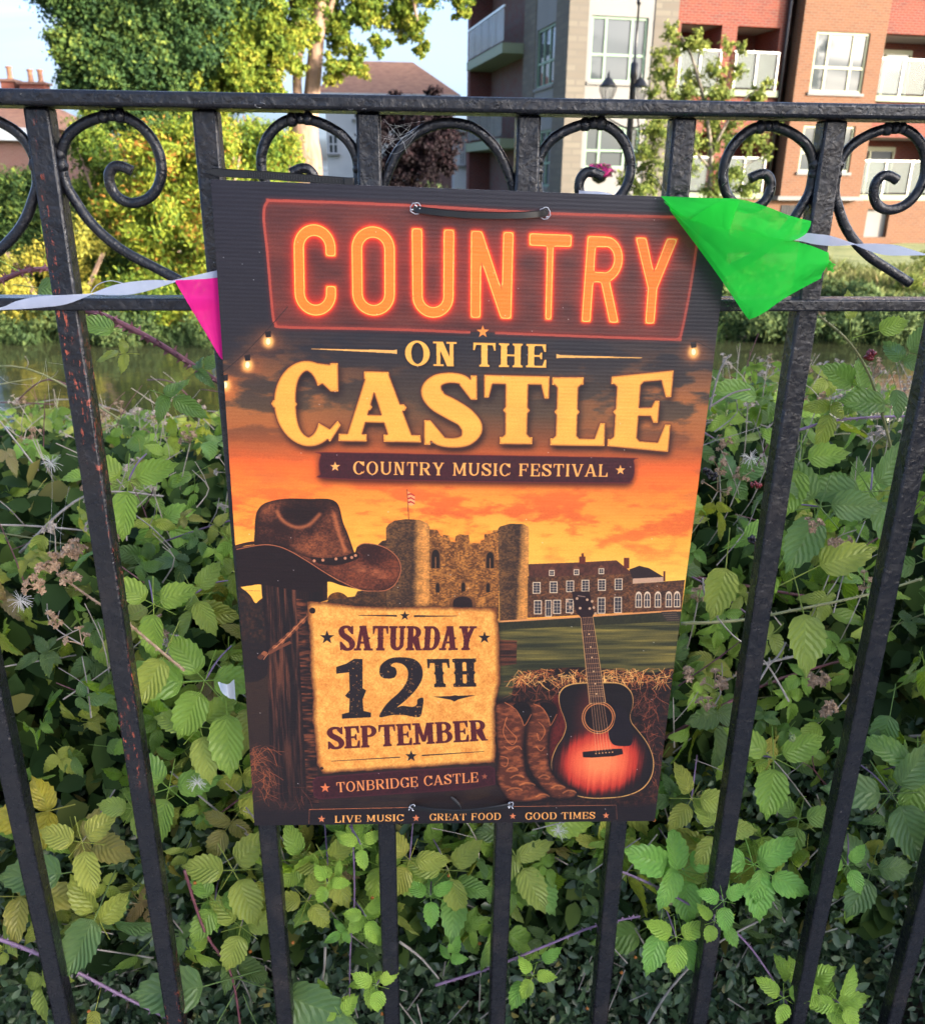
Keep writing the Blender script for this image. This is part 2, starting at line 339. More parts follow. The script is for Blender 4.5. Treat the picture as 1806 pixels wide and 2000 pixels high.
# --- letters: unit height, y up -------------------------------------------------------
def glyph(ch, t=.2, h=.07, s=.07, sp=0., sans=False, nar=1.0):
    """list of (contour, is_hole); returns contours and width"""
    C = []
    def poly(*p): C.append(orient(np.array(p, float)))
    def hole(p): C.append(orient(np.array(p, float))[::-1])
    def rect(x0, y0, x1, y1): poly((x0, y0), (x1, y0), (x1, y1), (x0, y1))
    def arc(cx, cy, rx, ry, a0, a1, tv=None, th=None, n=28):
        tv = t if tv is None else tv; th = max(h*1.05, .06) if th is None else th
        if sans: th = tv
        a = np.radians(np.linspace(a0, a1, n)); c = np.abs(np.cos(a)); w = th+(tv-th)*c**1.3
        pts = np.c_[cx+(rx-w/2)*np.cos(a), cy+(ry-w/2)*np.sin(a)]
        C.append(orient(ribbon(pts, w)))
    def serif(x, y, up, hw=None):
        if sans: return
        hw = t/2+s if hw is None else hw
        if up: rect(x-hw, 0, x+hw, h); poly((x-t/2-s*.5, h), (x+t/2+s*.5, h), (x+t/2, h+s*.6), (x-t/2, h+s*.6))
        else: rect(x-hw, 1-h, x+hw, 1); poly((x-t/2-s*.5, 1-h), (x+t/2+s*.5, 1-h), (x+t/2, 1-h-s*.6), (x-t/2, 1-h-s*.6))
    def spur(x, y=.5, tt=None):
        if sp:
            q = (tt or t)/2; poly((x-q-sp, y), (x-q, y-sp*1.5), (x+q, y-sp*1.5), (x+q+sp, y), (x+q, y+sp*1.5), (x-q, y+sp*1.5))
    def stem(x, top=True, bot=True, y0=0, y1=1):
        rect(x-t/2, y0, x+t/2, y1)
        if bot: serif(x, 0, True)
        if top: serif(x, 1, False)
        spur(x)
    o = 0 if sans else s
    hh = t if sans else h
    if ch == ' ': return [], .34*nar
    if ch == 'I': stem(t/2+o); return C, t+2*o
    if ch == 'T':
        w = .78*nar; rect(0, 1-hh*1.15, w, 1); stem(w/2, False)
        if not sans:
            poly((0, 1), (0, .68), (.05, .68), (.12, 1)); poly((w, 1), (w, .68), (w-.05, .68), (w-.12, 1))
        return C, w
    if ch in 'LEF':
        w = (.7 if ch == 'L' else .72)*nar; x = t/2+o; stem(x)
        if ch != 'F':
            rect(x, 0, w, hh)
            if not sans: poly((w, 0), (w, .34), (w-.06, .34), (w-.16, 0))
        if ch != 'L':
            rect(x, 1-hh, w-.02, 1)
            if not sans: poly((w-.02, 1), (w-.02, .68), (w-.08, .68), (w-.18, 1))
            rect(x, .5-hh/2, w*.72, .5+hh/2)
            if not sans: poly((w*.72, .36), (w*.72+.05, .36), (w*.72+.05, .64), (w*.72, .64), (w*.72-.06, .5))
        return C, w
    if ch == 'H':
        w = .84*nar; stem(t/2+o); stem(w-t/2-o); rect(t/2+o, .5-hh/2, w-t/2-o, .5+hh/2); return C, w
    if ch == 'N':
        w = (.82*nar if not sans else .5); t0 = t; x0 = t/2+o; x1 = w-t/2-o
        if not sans:
            t = t0*.62
        rect(x0-t/2, 0, x0+t/2, 1); rect(x1-t/2, 0, x1+t/2, 1)
        if not sans:
            rect(0, 0, x0+t0/2+s, h); rect(x1-t0/2-s, 1-h, w, 1); rect(0, 1-h, x0+t/2, 1); spur(x0, .5, t); spur(x1, .5, t)
        k = t0*1.05
        poly((x0-t/2, 1), (x0-t/2+k, 1), (x1+t/2, 0), (x1+t/2-k, 0)); return C, w
    if ch == 'M':
        w = 1.02*nar; x0 = t/2+o; x1 = w-t/2-o; tt = t; t = t*.62
        rect(x0-t/2, 0, x0+t/2, 1); rect(x1-tt/2, 0, x1+tt/2, 1)
        rect(0, 0, x0+t/2+s, h); rect(x1-tt/2-s, 0, w, h); rect(0, 1-h, x0+t/2, 1); rect(x1-t/2, 1-h, w, 1)
        poly((x0-t/2, 1), (x0+t*.9, 1), (w/2+t/2, .12), (w/2-t/2, .12)); poly((x1+t/2, 1), (x1-t, 1), (w/2-t/2, .12), (w/2+t/2, .12))
        spur(x1, .5, tt); return C, w
    if ch in 'AVY':
        w = (.88 if ch != 'Y' else .84)*nar; q = t*.62 if not sans else t
        if ch == 'A':
            poly((w/2-t/2, 1), (w/2+t/2, 1), (w-.04, 0), (w-.04-t*1.05, 0)); poly((w/2-t/2, 1), (w/2-t/2+q, 1), (.04+q, 0), (.04, 0))
            rect(w*.25, .28, w*.7, .28+hh); rect(w/2-t/2-s*.7, 1-h, w/2+t/2+s*.2, 1)
            rect(-.04, 0, .08+q+s*.6, h); rect(w-.06-t-s, 0, w+.04, h)
            if sp: spur(w*.3, .5, q*.8); spur(w*.74, .5, t*.8)
            return C, w
        if ch == 'V':
            poly((.04, 1), (.04+t*1.05, 1), (w/2+t/2, 0), (w/2-t/2, 0)); poly((w-.04, 1), (w-.04-q, 1), (w/2-q*.2, 0), (w/2+t/2, 0))
            rect(-.02, 1-h, .1+t+s*.5, 1); rect(w-.08-q-s, 1-h, w+.02, 1); return C, w
        if sans: w = .52
        rect(w/2-t/2, 0, w/2+t/2, .45); e = 0 if sans else .04
        poly((e, 1), (e+t*1.08, 1), (w/2+t/2, .42), (w/2-t/2, .42)); poly((w-e, 1), (w-e-q*1.08, 1), (w/2-t/2, .42), (w/2+t/2, .42))
        if not sans: rect(-.02, 1-h, .1+t+s*.5, 1); rect(w-.08-q-s, 1-h, w+.02, 1); serif(w/2, 0, True); spur(w/2, .4)
        return C, w
    if ch == 'U':
        w = (.84*nar if not sans else .49); x0 = t/2+o; q = t if sans else t*.72; x1 = w-q/2-o; r = (x1+q/2-(x0-t/2))/2; cx = x0-t/2+r
        ry = min(r, .42)
        rect(x0-t/2, ry, x0+t/2, 1); rect(x1-q/2, ry, x1+q/2, 1)
        a = np.radians(np.linspace(180, 360, 26)); c = np.abs(np.cos(a)); side = np.where(np.cos(a) < 0, t, q); th = t if sans else max(h*1.4, .09); wd = th+(side-th)*c
        C.append(orient(ribbon(np.c_[cx+(r-wd/2)*np.cos(a), ry+(ry-wd/2)*np.sin(a)], wd)))
        if not sans: rect(0, 1-h, x0+t/2+s, 1); rect(x1-q/2-s, 1-h, w, 1); spur(x0); spur(x1, .5, q)
        return C, w
    if ch in 'OCG':
        w = (.86*nar if not sans else .5)
        if sans:
            r = w/2
            def rr(k):
                a = np.radians(np.linspace(0, 180, 20)); top = np.c_[r+(r-k)*np.cos(a), 1-r+(r-k)*np.sin(a)]; bo = np.c_[r-(r-k)*np.cos(a), r-(r-k)*np.sin(a)]; return np.r_[top, bo]
            if ch == 'O': poly(*rr(0)); hole(rr(t)); return C, w
            top = [(x, y) for x, y in rr(t/2)]; path = [(w-t/2, .66)]+[tuple(q) for q in rr(t/2)[:20]]+[tuple(q) for q in rr(t/2)[20:]]+[(w-t/2, .34)]
            C.append(orient(ribbon(np.array(path), t))); return C, w
        if ch == 'O': arc(w/2, .5, w/2, .515, 0, 360, n=50); spur(t/2, .5); spur(w-t/2, .5) if sp else None; return C, w
        w *= .97
        arc(w/2+.01, .5, w/2, .515, 42, 318, n=44); rect(w-.015-max(.075, t*.36), .66, w-.015, .99); poly((w-.015, .66), (w-.015-max(.075, t*.36), .66), (w-.35, .88), (w-.3, .99), (w-.015, .96))
        if sp: spur(t/2, .5)
        if ch == 'C': poly((w-t*.75, .13), (w-.03, .31), (w+.01, .26), (w-t*.5, .05))
        else: rect(w-t*1.05, .04, w-.02, .44); rect(w-t-s*1.5, .44-h, w+.03, .44)
        return C, w
    if ch == 'D':
        w = .86*nar; x = t/2+o; stem(x); arc(w-.42*nar-.0, .5, .42*nar, .5, -90, 90); rect(0, 0, w-.42*nar, h*1.05); rect(0, 1-h*1.05, w-.42*nar, 1)
        if sp: spur(w-t/2, .5)
        return C, w
    if ch in 'PRB':
        w = (.8*nar if not sans else .5); x = t/2+o; rect(x-t/2, 0, x+t/2, 1)
        serif(x, 0, True)
        if not sans: rect(0, 1-h, x, 1)
        spur(x, .5)
        rx = .3 if not sans else .24; b = .47 if ch != 'B' else .5; cxx = (w-.04-rx) if not sans else w-rx
        hb = hh if sans else h*1.05
        rect(x, 1-hb, cxx, 1); rect(x, b, cxx, b+hb); arc(cxx, (1+b)/2, rx, (1-b)/2, -90, 90, tv=t*.95)
        if ch == 'B': rect(0, 0, cxx, hb); rect(x, b-.01, cxx, b+hb); arc(cxx, (b+hb)/2, rx+.04, (b+hb)/2, -90, 90, tv=t*.95)
        if ch == 'R':
            if sans: poly((w*.44, b+.02), (w*.44+t*1.02, b+.02), (w+.01, 0), (w+.01-t*1.05, 0))
            else: poly((w*.42, b+.04), (w*.42+t*1.1, b+.05), (w-t*.1, h*.6), (w+.03, h*.9), (w+.05, 0), (w-t*.95, 0), (w*.42, b-.1))
        return C, w+(.03 if ch == 'R' and not sans else 0)
    if ch == 'S':
        w = .72*nar
        pts = smooth([(w-.1, .76), (w*.76, .91), (w*.5, .955), (w*.24, .91), (w*.14, .77), (w*.24, .63), (w*.5, .52), (w*.76, .4), (w*.87, .25), (w*.76, .09), (w*.5, .045), (w*.22, .09), (.08, .26)], 5, False)
        k = np.linspace(0, 1, len(pts)); wd = h*1.25+(t*1.1-h*1.25)*np.exp(-((k-.5)/.17)**2)+(t*.35)*np.exp(-((k-.33)/.07)**2)+(t*.35)*np.exp(-((k-.67)/.07)**2)
        C.append(orient(ribbon(pts, wd))); q = max(.07, t*.3); rect(w-.02-q, .66, w-.02, .99); rect(.0, .01, q, .36); poly((w-.02-q, .66), (w-.02, .66), (w-.02, .9), (w-.2, .96), (w-.25, .86)); poly((0, .36), (q, .36), (.27, .12), (.2, .03), (0, .1)); return C, w
    return C, .5

def text(word, quad, track=.1, **k):
    """quad: TL, TR, BR, BL in picture pixels of the print; returns contours in texture pixels"""
    q = hm(quad); gl = []; x = 0
    for i, ch in enumerate(word):
        c, w = glyph(ch, **k); gl.append((c, x)); x += w+(track if i < len(word)-1 else 0)
    tot = x; out = []
    for c, ox in gl:
        for cc in c:
            cc = np.asarray(cc); u = ((cc[:, 0]+ox)/tot)[:, None]; v = (1-cc[:, 1])[:, None]
            out.append((q[0]*(1-u)+q[1]*u)*(1-v)+(q[3]*(1-u)+q[2]*u)*v)
    return out

def rgb(*c): return np.array(c, np.float32)/255
def make_print():
    cv = Canvas(); H, W = TH_, TW
    yy, xx = np.mgrid[0:H, 0:W].astype(np.float32); v = yy/H; u = xx/W
    n1 = fbm(H, W, 9, 4, 3, 6); n2 = fbm(H, W, 30, 10, 17, 5); n3 = fbm(H, W, 200, 200, 31, 3)
    def lerp(a, b, t): return a*(1-t[..., None])+b*t[..., None]
    # sunset sky
    pv = lambda y: hm([(900, y)])[0, 1]/H
    stops = [(0, (40, 37, 48)), (pv(680), (46, 42, 48)), (pv(800), (92, 72, 56)), (pv(860), (150, 86, 52)), (pv(905), (232, 112, 54)), (pv(960), (252, 142, 60)), (pv(1040), (255, 166, 70)), (pv(1120), (255, 194, 92)), (pv(1200), (252, 176, 76)), (1, (60, 40, 40))]
    n1 = fbm(H, W, 14, 5, 3, 7); n2 = fbm(H, W, 46, 11, 17, 6)
    for i in range(3): cv.im[..., i] = np.interp(v, [s[0] for s in stops], [s[1][i] for s in stops])/255
    edge = np.clip(np.abs(u-.5)*2, 0, 1)
    c1 = np.clip((n1*.5+n2*.7-.585)*11, 0, 1)*np.clip((v-pv(640))*7, 0, 1)
    cv.im = lerp(cv.im, rgb(232, 136, 68), c1*np.clip((pv(900)-v)*10, 0, 1)*np.clip(edge*1.3-.1, .1, .9))
    n4 = fbm(H, W, 120, 30, 217, 5); c2 = np.clip((.51-(n1*.35+n2*.4+n4*.25))*10, 0, 1)
    cv.im = lerp(cv.im, rgb(212, 100, 54), c2*np.clip((v-pv(860))*8, 0, 1)*.9*np.clip((pv(1130)-v)*9, 0, 1))
    cv.im = lerp(cv.im, rgb(96, 62, 58), np.clip((n2-.5)*6, 0, 1)*np.clip((v-pv(850))*8, 0, 1)*np.clip((pv(1010)-v)*9, 0, 1)*np.clip(edge*1.6-.7, 0, 1))
    c3 = np.clip((n2*.6+n4*.4-.46)*7, 0, 1)*np.clip((v-pv(900))*8, 0, 1)
    cv.im = lerp(cv.im, rgb(255, 196, 92), c3*.55*np.clip(1.1-edge*.9, 0, 1))
    A_ = lambda pts: cr(420, 640, 1.843, pts); B_ = lambda pts: cr(440, 930, 3.926, pts); C_ = lambda pts: cr(820, 930, 3.1138, pts)
    D_ = lambda pts: cr(460, 1150, 3.3444, pts); E_ = lambda pts: cr(900, 1130, 4.0, pts); N_ = lambda pts: cr(400, 320, 1.7706, pts)
    def tex(m, lo, c0, c1_, noise, a=1.0):
        h = m.shape[0]; col = lerp(np.broadcast_to(c0, (h, W, 3)), c1_, np.clip(noise[lo:lo+h], 0, 1)); mm = (m*a)[..., None]
        cv.im[lo:lo+h] = cv.im[lo:lo+h]*(1-mm)+col*mm
    def shape(contours, c0, c1_, noise, a=1.0, rim=0, rimc=None):
        lo, hi, m = raster(contours)
        if hi <= lo: return
        tex(m, lo, c0, c1_, noise, a)
        if rim:
            b = np.clip((1-blur(np.pad(m, ((30, 30), (0, 0))), rim)[30:-30])*1.7, 0, 1)*m; cv.put(b, rimc, .9, lo)
    stone = np.clip((fbm(H, W, 560, 260, 40, 2)-.5)*1.5+.42+(fbm(H, W, 90, 60, 45, 3)-.5)*.9, 0, 1)
    # trees and ground on the far side
    shape(P(smooth(B_([(60, 830), (130, 850), (190, 900), (230, 960), (270, 930), (330, 940), (330, 1500), (60, 1500)]))), rgb(28, 24, 28), rgb(84, 52, 38), n3**2*1.4)
    shape(P(smooth(B_([(790, 935), (800, 890), (850, 870), (900, 880), (930, 920)]))), rgb(60, 40, 28), rgb(150, 92, 40), n3)
    # castle
    shape(P(B_([(780, 940), (800, 925), (990, 900), (1010, 860), (1100, 850), (1165, 500), (1200, 470), (1235, 465), (1240, 980), (780, 980)])), rgb(52, 38, 34), rgb(110, 74, 46), stone)
    shape(P(C_([(40, 305), (52, 303), (100, 305), (115, 332), (132, 350), (136, 336), (170, 340), (180, 375), (208, 380), (210, 345), (230, 332), (290, 335), (298, 386), (362, 386), (366, 370), (385, 365), (385, 332), (430, 325), (440, 308), (475, 305), (475, 850), (40, 800)])), rgb(98, 62, 38), rgb(205, 140, 72), stone)
    def tower(pts, x0, x1, f):
        lo, hi, m = raster(P(f(pts)))
        g0 = hm(f([(x0, 600)]))[0, 0]; g1 = hm(f([(x1, 600)]))[0, 0]
        tt = np.clip((xx-g0)/(g1-g0), 0, 1)
        lit = np.clip(np.interp(tt, [0, .15, .6, .72, .9, 1], [.3, .25, .12, .75, 1., .8])*.85+stone*.35-.15, 0, 1)
        tex(m, lo, rgb(60, 44, 38), rgb(238, 166, 88), lit)
    tower([(1230, 985), (1228, 372), (1245, 345), (1290, 316), (1380, 303), (1480, 308), (1540, 330), (1560, 362), (1558, 985)], 1230, 1560, B_)
    tower([(468, 300), (480, 285), (540, 268), (620, 270), (650, 285), (656, 302), (648, 855), (480, 866)], 468, 656, C_)
    dark = rgb(40, 28, 26)
    def arch(x, y0, y1, w, f, col=dark, edgec=None, frac=.4):
        a = np.radians(np.linspace(0, 180, 9)); r = w/2; k = (y1-y0)*frac
        pts = [(x+r*math.cos(q), y0+k-k*math.sin(q)**.8) for q in a]+[(x-r, y1), (x+r, y1)]
        if edgec is not None: cv.fill(P(f([(x+(px-x)*1.35, y0-6+(py-y0)*1.04) for px, py in pts])), edgec)
        cv.fill(P(f(pts)), col)
    for x, y0, y1, w in ((90, 425, 540, 48), (420, 440, 540, 44), (103, 630, 688, 22), (258, 626, 682, 22), (408, 630, 686, 22)): arch(x, y0, y1, w, C_, dark, rgb(120, 80, 50))
    for x, y0, y1 in ((90, 470, 540), (420, 478, 540)): cv.fill(P(C_([(x-3, y0), (x+3, y0), (x+3, y1), (x-3, y1)])), rgb(150, 105, 66))
    arch(254, 712, 790, 118, C_, rgb(44, 28, 30), rgb(120, 78, 48), .55)
    # house
    shape(P(C_([(650, 590), (1290, 572), (1298, 816), (648, 845)])), rgb(70, 48, 40), rgb(140, 92, 58), stone)
    shape(P(C_([(652, 515), (960, 506), (1190, 495), (1290, 577), (655, 596)])), rgb(66, 42, 38), rgb(116, 70, 54), n3)
    for a, b, c, d in ((962, 470, 1000, 515), (975, 450, 990, 472), (1235, 480, 1268, 545)): cv.fill(P(C_([(a, b), (c, b), (c, d), (a, d)])), rgb(110, 54, 40))
    shape(P(C_([(1288, 640), (1610, 620), (1590, 812), (1290, 820)])), rgb(66, 46, 40), rgb(130, 86, 56), stone)
    cv.fill(P(C_([(1290, 606), (1480, 600), (1480, 630), (1290, 640)])), rgb(196, 160, 132)); cv.fill(P(C_([(1268, 552), (1330, 530), (1390, 545), (1480, 600), (1290, 608)])), rgb(54, 40, 40))
    cv.fill(P(C_([(1478, 565), (1490, 565), (1490, 625), (1478, 625)])), rgb(90, 44, 38))
    fr = rgb(226, 200, 170); gl = rgb(66, 62, 66)
    def win(x, y0, y1, w, nx=2, ny=4, f=C_):
        cv.fill(P(f([(x-w/2, y0), (x+w/2, y0), (x+w/2, y1), (x-w/2, y1)])), fr); q = 4
        for i in range(nx):
            for j in range(ny):
                a = x-w/2+q+(w-2*q)*i/nx+1; b = x-w/2+q+(w-2*q)*(i+1)/nx-1; c = y0+q+(y1-y0-2*q)*j/ny+1; d = y0+q+(y1-y0-2*q)*(j+1)/ny-1
                cv.fill(P(f([(a, c), (b, c), (b, d), (a, d)])), gl)
    for x, a, b in ((703, 625, 696), (806, 622, 693), (907, 617, 688), (1000, 613, 685), (1101, 611, 681), (1203, 607, 678)): win(x, a, b, 48)
    for x, a, b in ((711, 737, 823), (828, 735, 822), (905, 730, 817), (1099, 722, 822), (1200, 720, 820)): win(x, a, b, 48)
    win(776, 735, 838, 40, 2, 2)
    for x, y in ((795, 552), (945, 548), (1097, 543)):
        cv.fill(P(C_([(x-26, y), (x, y-22), (x+26, y)])), rgb(120, 76, 58)); win(x, y, y+36, 34, 2, 2)
    for x in (1327, 1380, 1445, 1512, 1563): arch(x, 688, 788, 40, C_, fr, None, .35); arch(x, 700, 782, 30, C_, gl, None, .35); cv.fill(P(C_([(x-2, 700), (x+2, 700), (x+2, 785), (x-2, 785)])), fr)
    for x in (1327, 1380, 1445, 1512, 1563): cv.fill(P(C_([(x-17, 738), (x+17, 738), (x+17, 742), (x-17, 742)])), fr)
    # lawn
    shape(P(C_([(440, 868), (1590, 806), (1560, 1400), (440, 1400)])), rgb(40, 42, 34), rgb(66, 62, 40), n3)
    lawn = np.clip(fbm(H, W, 160, 6, 77, 4)*1.6-.45, 0, 1)*np.interp(v, [.60, .72, .80], [1.1, .8, .1])
    shape(P(C_([(440, 920), (1580, 872), (1560, 1400), (440, 1400)])), rgb(52, 54, 38), rgb(170, 148, 76), lawn)
    cv.fill(P(C_([(470, 862), (1590, 802), (1590, 812), (470, 873)])), rgb(214, 150, 96))
    cv.fill(P(C_([(1465, 815), (1560, 812), (1590, 872), (1500, 876)])), rgb(62, 52, 48))
    for i in range(4): cv.fill(P(C_([(1472+9*i, 824+13*i), (1562+5*i, 822+13*i), (1563+5*i, 826+13*i), (1473+9*i, 828+13*i)])), rgb(110, 90, 72))
    shape(P(C_([(478, 980), (585, 985), (582, 1130), (478, 1142)])), rgb(34, 24, 26), rgb(120, 70, 48), np.clip(fbm(H, W, 400, 20, 5, 3)*2-.5, 0, 1))
    # lower dark ground
    m = cv.full(P(C_([(470, 1330), (1560, 1330), (1560, 2200), (-1200, 2200), (-1200, 1000), (-100, 1000)]))); cv.put(blur(m, 8), rgb(36, 26, 30), .85)
    # hay bale
    hay = P(smooth(E_([(385, 1000), (400, 850), (430, 760), (520, 710), (700, 690), (900, 680), (1100, 690), (1300, 710), (1500, 730), (1700, 750), (1620, 1500), (1500, 1850), (500, 1850), (385, 1400)])))
    hs = fbm(H, W, 150, 90, 91, 4)
    shape(hay, rgb(34, 22, 24), rgb(120, 66, 42), np.clip(hs*2-1.0, 0, 1))
    rs = np.random.RandomState(5)
    def straws(n, box, ln, cols, f, w=(1.0, 2.2)):
        groups = [[] for _ in cols]
        for i in range(n):
            x = rs.uniform(box[0], box[2]); y = rs.uniform(box[1], box[3]); a = rs.uniform(0, math.pi); l = rs.uniform(*ln); k = rs.uniform(-.3, .3)
            p = [(x, y), (x+math.cos(a)*l*.5, y+math.sin(a)*l*.5), (x+math.cos(a+k)*l, y+math.sin(a+k)*l)]
            groups[rs.randint(len(cols))].append(orient(ribbon(hm(f(p)), rs.uniform(*w))))
        for g, c in zip(groups, cols): cv.fill(g, c, .85)
    straws(420, (400, 690, 1660, 800), (30, 110), [rgb(240, 170, 96), rgb(204, 122, 66), rgb(150, 84, 52), rgb(250, 196, 120)], E_)
    straws(260, (390, 800, 1600, 1000), (40, 130), [rgb(150, 86, 56), rgb(110, 60, 44), rgb(190, 112, 70)], E_, (.8, 1.6))
    straws(200, (1360, 900, 1560, 1600), (30, 100), [rgb(120, 64, 48), rgb(90, 46, 38), rgb(170, 96, 66)], E_, (.8, 1.5))
    # guitar
    body = smooth(E_([(765, 880), (800, 835), (870, 808), (980, 800), (1120, 800), (1230, 805), (1300, 840), (1340, 900), (1345, 980), (1325, 1060), (1335, 1120), (1390, 1190), (1450, 1270), (1490, 1350), (1508, 1430), (1500, 1520), (1460, 1600), (1390, 1660), (1280, 1700), (1150, 1715), (1000, 1715), (880, 1690), (780, 1640), (720, 1560), (700, 1480), (705, 1400), (740, 1310), (790, 1230), (815, 1150), (800, 1080), (770, 1000), (758, 930)]))
    shape(P(smooth(E_([(690, 1000), (760, 900), (820, 1150), (740, 1300), (690, 1420), (660, 1300)]))), rgb(70, 24, 26), rgb(120, 44, 38), n3)
    cv.fill(P(body), rgb(206, 158, 96))
    cc = hm(E_([(1100, 1300)]))[0]; inner = hm(body); inner = cc+(inner-cc)*.982
    lo, hi, m = raster([orient(inner)])
    c0 = hm(E_([(1085, 1430)]))[0]; ex = hm(E_([(1400, 1430)]))[0, 0]-c0[0]
    g = np.sqrt(((xx-c0[0])/ex)**2+((yy-c0[1])/(ex*.93))**2)
    c9 = hm(E_([(1000, 1050)]))[0]; g2 = np.sqrt(((xx-c9[0])/(ex*.42))**2+((yy-c9[1])/(ex*1.0))**2)
    grain = fbm(H, W, 12, 260, 8, 3)*.25-.12
    sun = np.clip(1.25-g*1.05+grain, 0, 1)
    col = np.stack([np.interp(sun, [0, .12, .35, .6, 1], [a/255 for a in ch]) for ch in ((32, 60, 190, 226, 244), (24, 26, 64, 104, 142), (28, 28, 50, 72, 92))], -1)
    k2 = (np.clip(1.1-g2, 0, 1)*.55)[..., None]; col = col*(1-k2)+rgb(150, 60, 52)*k2
    mm = m[..., None]; cv.im[lo:hi] = cv.im[lo:hi]*(1-mm)+col[lo:hi]*mm
    def ell(x, y, rx, ry, f, n=30): return f([(x+rx*math.cos(2*math.pi*i/n), y+ry*math.sin(2*math.pi*i/n)) for i in range(n)])
    for r, c in ((132, rgb(206, 140, 84)), (125, rgb(60, 30, 30)), (116, rgb(200, 130, 80)), (108, rgb(34, 22, 28))): cv.fill(P(ell(1073, 1080, r, r*.98, E_)), c)
    cv.fill(P(smooth(E_([(1195, 985), (1260, 1000), (1310, 1080), (1332, 1160), (1342, 1240), (1330, 1295), (1280, 1306), (1200, 1298), (1165, 1262), (1150, 1200), (1188, 1140), (1205, 1060)]))), rgb(34, 26, 34))
    cv.fill(P(E_([(947, 1350), (1030, 1342), (1180, 1328), (1258, 1325), (1265, 1368), (1190, 1385), (1020, 1395), (950, 1392)])), rgb(40, 28, 34))
    for i in range(6): cv.fill(P(ell(1052+26*i, 1363-2*i, 6, 6, E_, 10)), rgb(214, 160, 110))
    cv.fill(P(E_([(928, 283), (1026, 275), (1130, 960), (1000, 970)])), rgb(196, 150, 100)); cv.fill(P(E_([(934, 283), (1021, 276), (1123, 958), (1006, 966)])), rgb(52, 34, 38))
    fy = [285+i*(55-i*1.15) for i in range(20)]
    for y in fy:
        if y < 960:
            t = (y-280)/685; cv.fill(P(E_([(934+72*t, y), (1021+102*t, y-4), (1021+102*t, y), (934+72*t, y+3)])), rgb(170, 130, 96))
    for y in (418, 520, 603, 714, 812, 892): t = (y-280)/685; cv.fill(P(ell(978+87*t, y, 6, 7, E_, 8)), rgb(226, 186, 140))
    for i in range(6): cv.fill(P(E_([(948+12*i, 283), (950.5+12*i, 283), (1056+23*i, 1352-3*i), (1052+23*i, 1352-3*i)])), rgb(220, 170, 120), .8)
    cv.fill(P(E_([(858, 80), (990, 78), (1003, 110), (1035, 250), (1022, 280), (933, 286), (902, 255), (880, 200)])), rgb(46, 28, 32))
    for x, y in ((825, 155), (848, 205), (858, 250), (1018, 158), (1032, 208), (1045, 255), (900, 135), (925, 212), (980, 145), (1000, 215)): cv.fill(P(ell(x, y, 11, 11, E_, 10)), rgb(196, 160, 130))
    cv.fill(P(E_([(903, 108), (965, 118), (965, 126), (903, 116)])), rgb(190, 160, 140), .7)
    # boots
    lea = np.clip(fbm(H, W, 190, 60, 51, 5)*2.6-1.05, 0, 1)
    boot2 = smooth(E_([(495, 945), (560, 965), (630, 942), (690, 945), (740, 990), (745, 1040), (720, 1120), (692, 1200), (685, 1400), (720, 1520), (800, 1605), (890, 1640), (912, 1680), (860, 1715), (700, 1712), (600, 1600), (500, 1400)]))
    boot1 = smooth(E_([(250, 990), (275, 952), (335, 950), (430, 950), (500, 960), (545, 1010), (545, 1080), (508, 1160), (492, 1300), (498, 1430), (520, 1530), (600, 1625), (672, 1670), (690, 1712), (600, 1738), (400, 1748), (350, 1720), (300, 1640), (262, 1540), (280, 1400), (262, 1200)]))
    for b in (boot2, boot1):
        m = cv.full(P(b)); cv.put(np.clip(blur(m, 8)*1.3, 0, 1), rgb(22, 14, 18), .8); cv.put(m, rgb(30, 18, 22))
        e = np.clip(blur(m, 9)*2.4-1.35, 0, 1)*m; cv.put(e, rgb(104, 56, 40), .85); cv.put(e*lea, rgb(188, 110, 66), .75)
    cv.fill(P(smooth(E_([(400, 985), (450, 958), (520, 965), (540, 1020), (520, 1090), (490, 1130), (455, 1060)]))), rgb(28, 18, 22)); cv.fill(P(smooth(E_([(610, 965), (680, 960), (735, 1000), (738, 1050), (700, 1120), (660, 1040)]))), rgb(28, 18, 22))
    for l in ([(335, 955), (420, 1010), (470, 1090), (492, 1140), (545, 1050)], [(560, 968), (630, 1000), (680, 1080), (695, 1140), (745, 1050)], [(355, 1070), (340, 1130), (385, 1190), (430, 1240), (400, 1290), (350, 1250), (325, 1180), (355, 1070)], [(600, 1110), (640, 1150), (650, 1200), (610, 1260), (590, 1200)],
              [(330, 1300), (380, 1330), (440, 1300), (470, 1330)], [(300, 1380), (360, 1400), (350, 1460), (310, 1450)], [(580, 1300), (620, 1340), (650, 1310)]):
        cv.fill([orient(ribbon(smooth(hm(E_(l)), 5, False), 2.2))], rgb(206, 128, 78), .8)
    for x, y, w in ((640, 1690, 60), (520, 1600, 70), (440, 1540, 60), (420, 1640, 70), (850, 1660, 60), (760, 1620, 60), (650, 1540, 50), (400, 1480, 50)):
        cv.fill([orient(ribbon(smooth(hm(E_([(x-w, y+14), (x-w*.3, y-8), (x+w*.4, y-4), (x+w*.8, y+12)])), 4, False), 5))], rgb(232, 150, 90), .45)
    # post, rail and hat
    wood = np.clip(fbm(H, W, 14, 220, 61, 4)*3.2-1.3, 0, 1)
    shape(P(B_([(270, 780), (560, 780), (560, 1000), (780, 930), (780, 780), (560, 700), (250, 700)])), rgb(30, 20, 24), rgb(52, 32, 30), wood)
    shape(P(cr(0, 0, 1, [(509, 1125), (585, 1125), (590, 1300), (596, 1565), (528, 1565), (522, 1300)])), rgb(32, 22, 26), rgb(112, 68, 50), wood*np.interp(v, [.6, .75, 1], [1, .9, .35]))
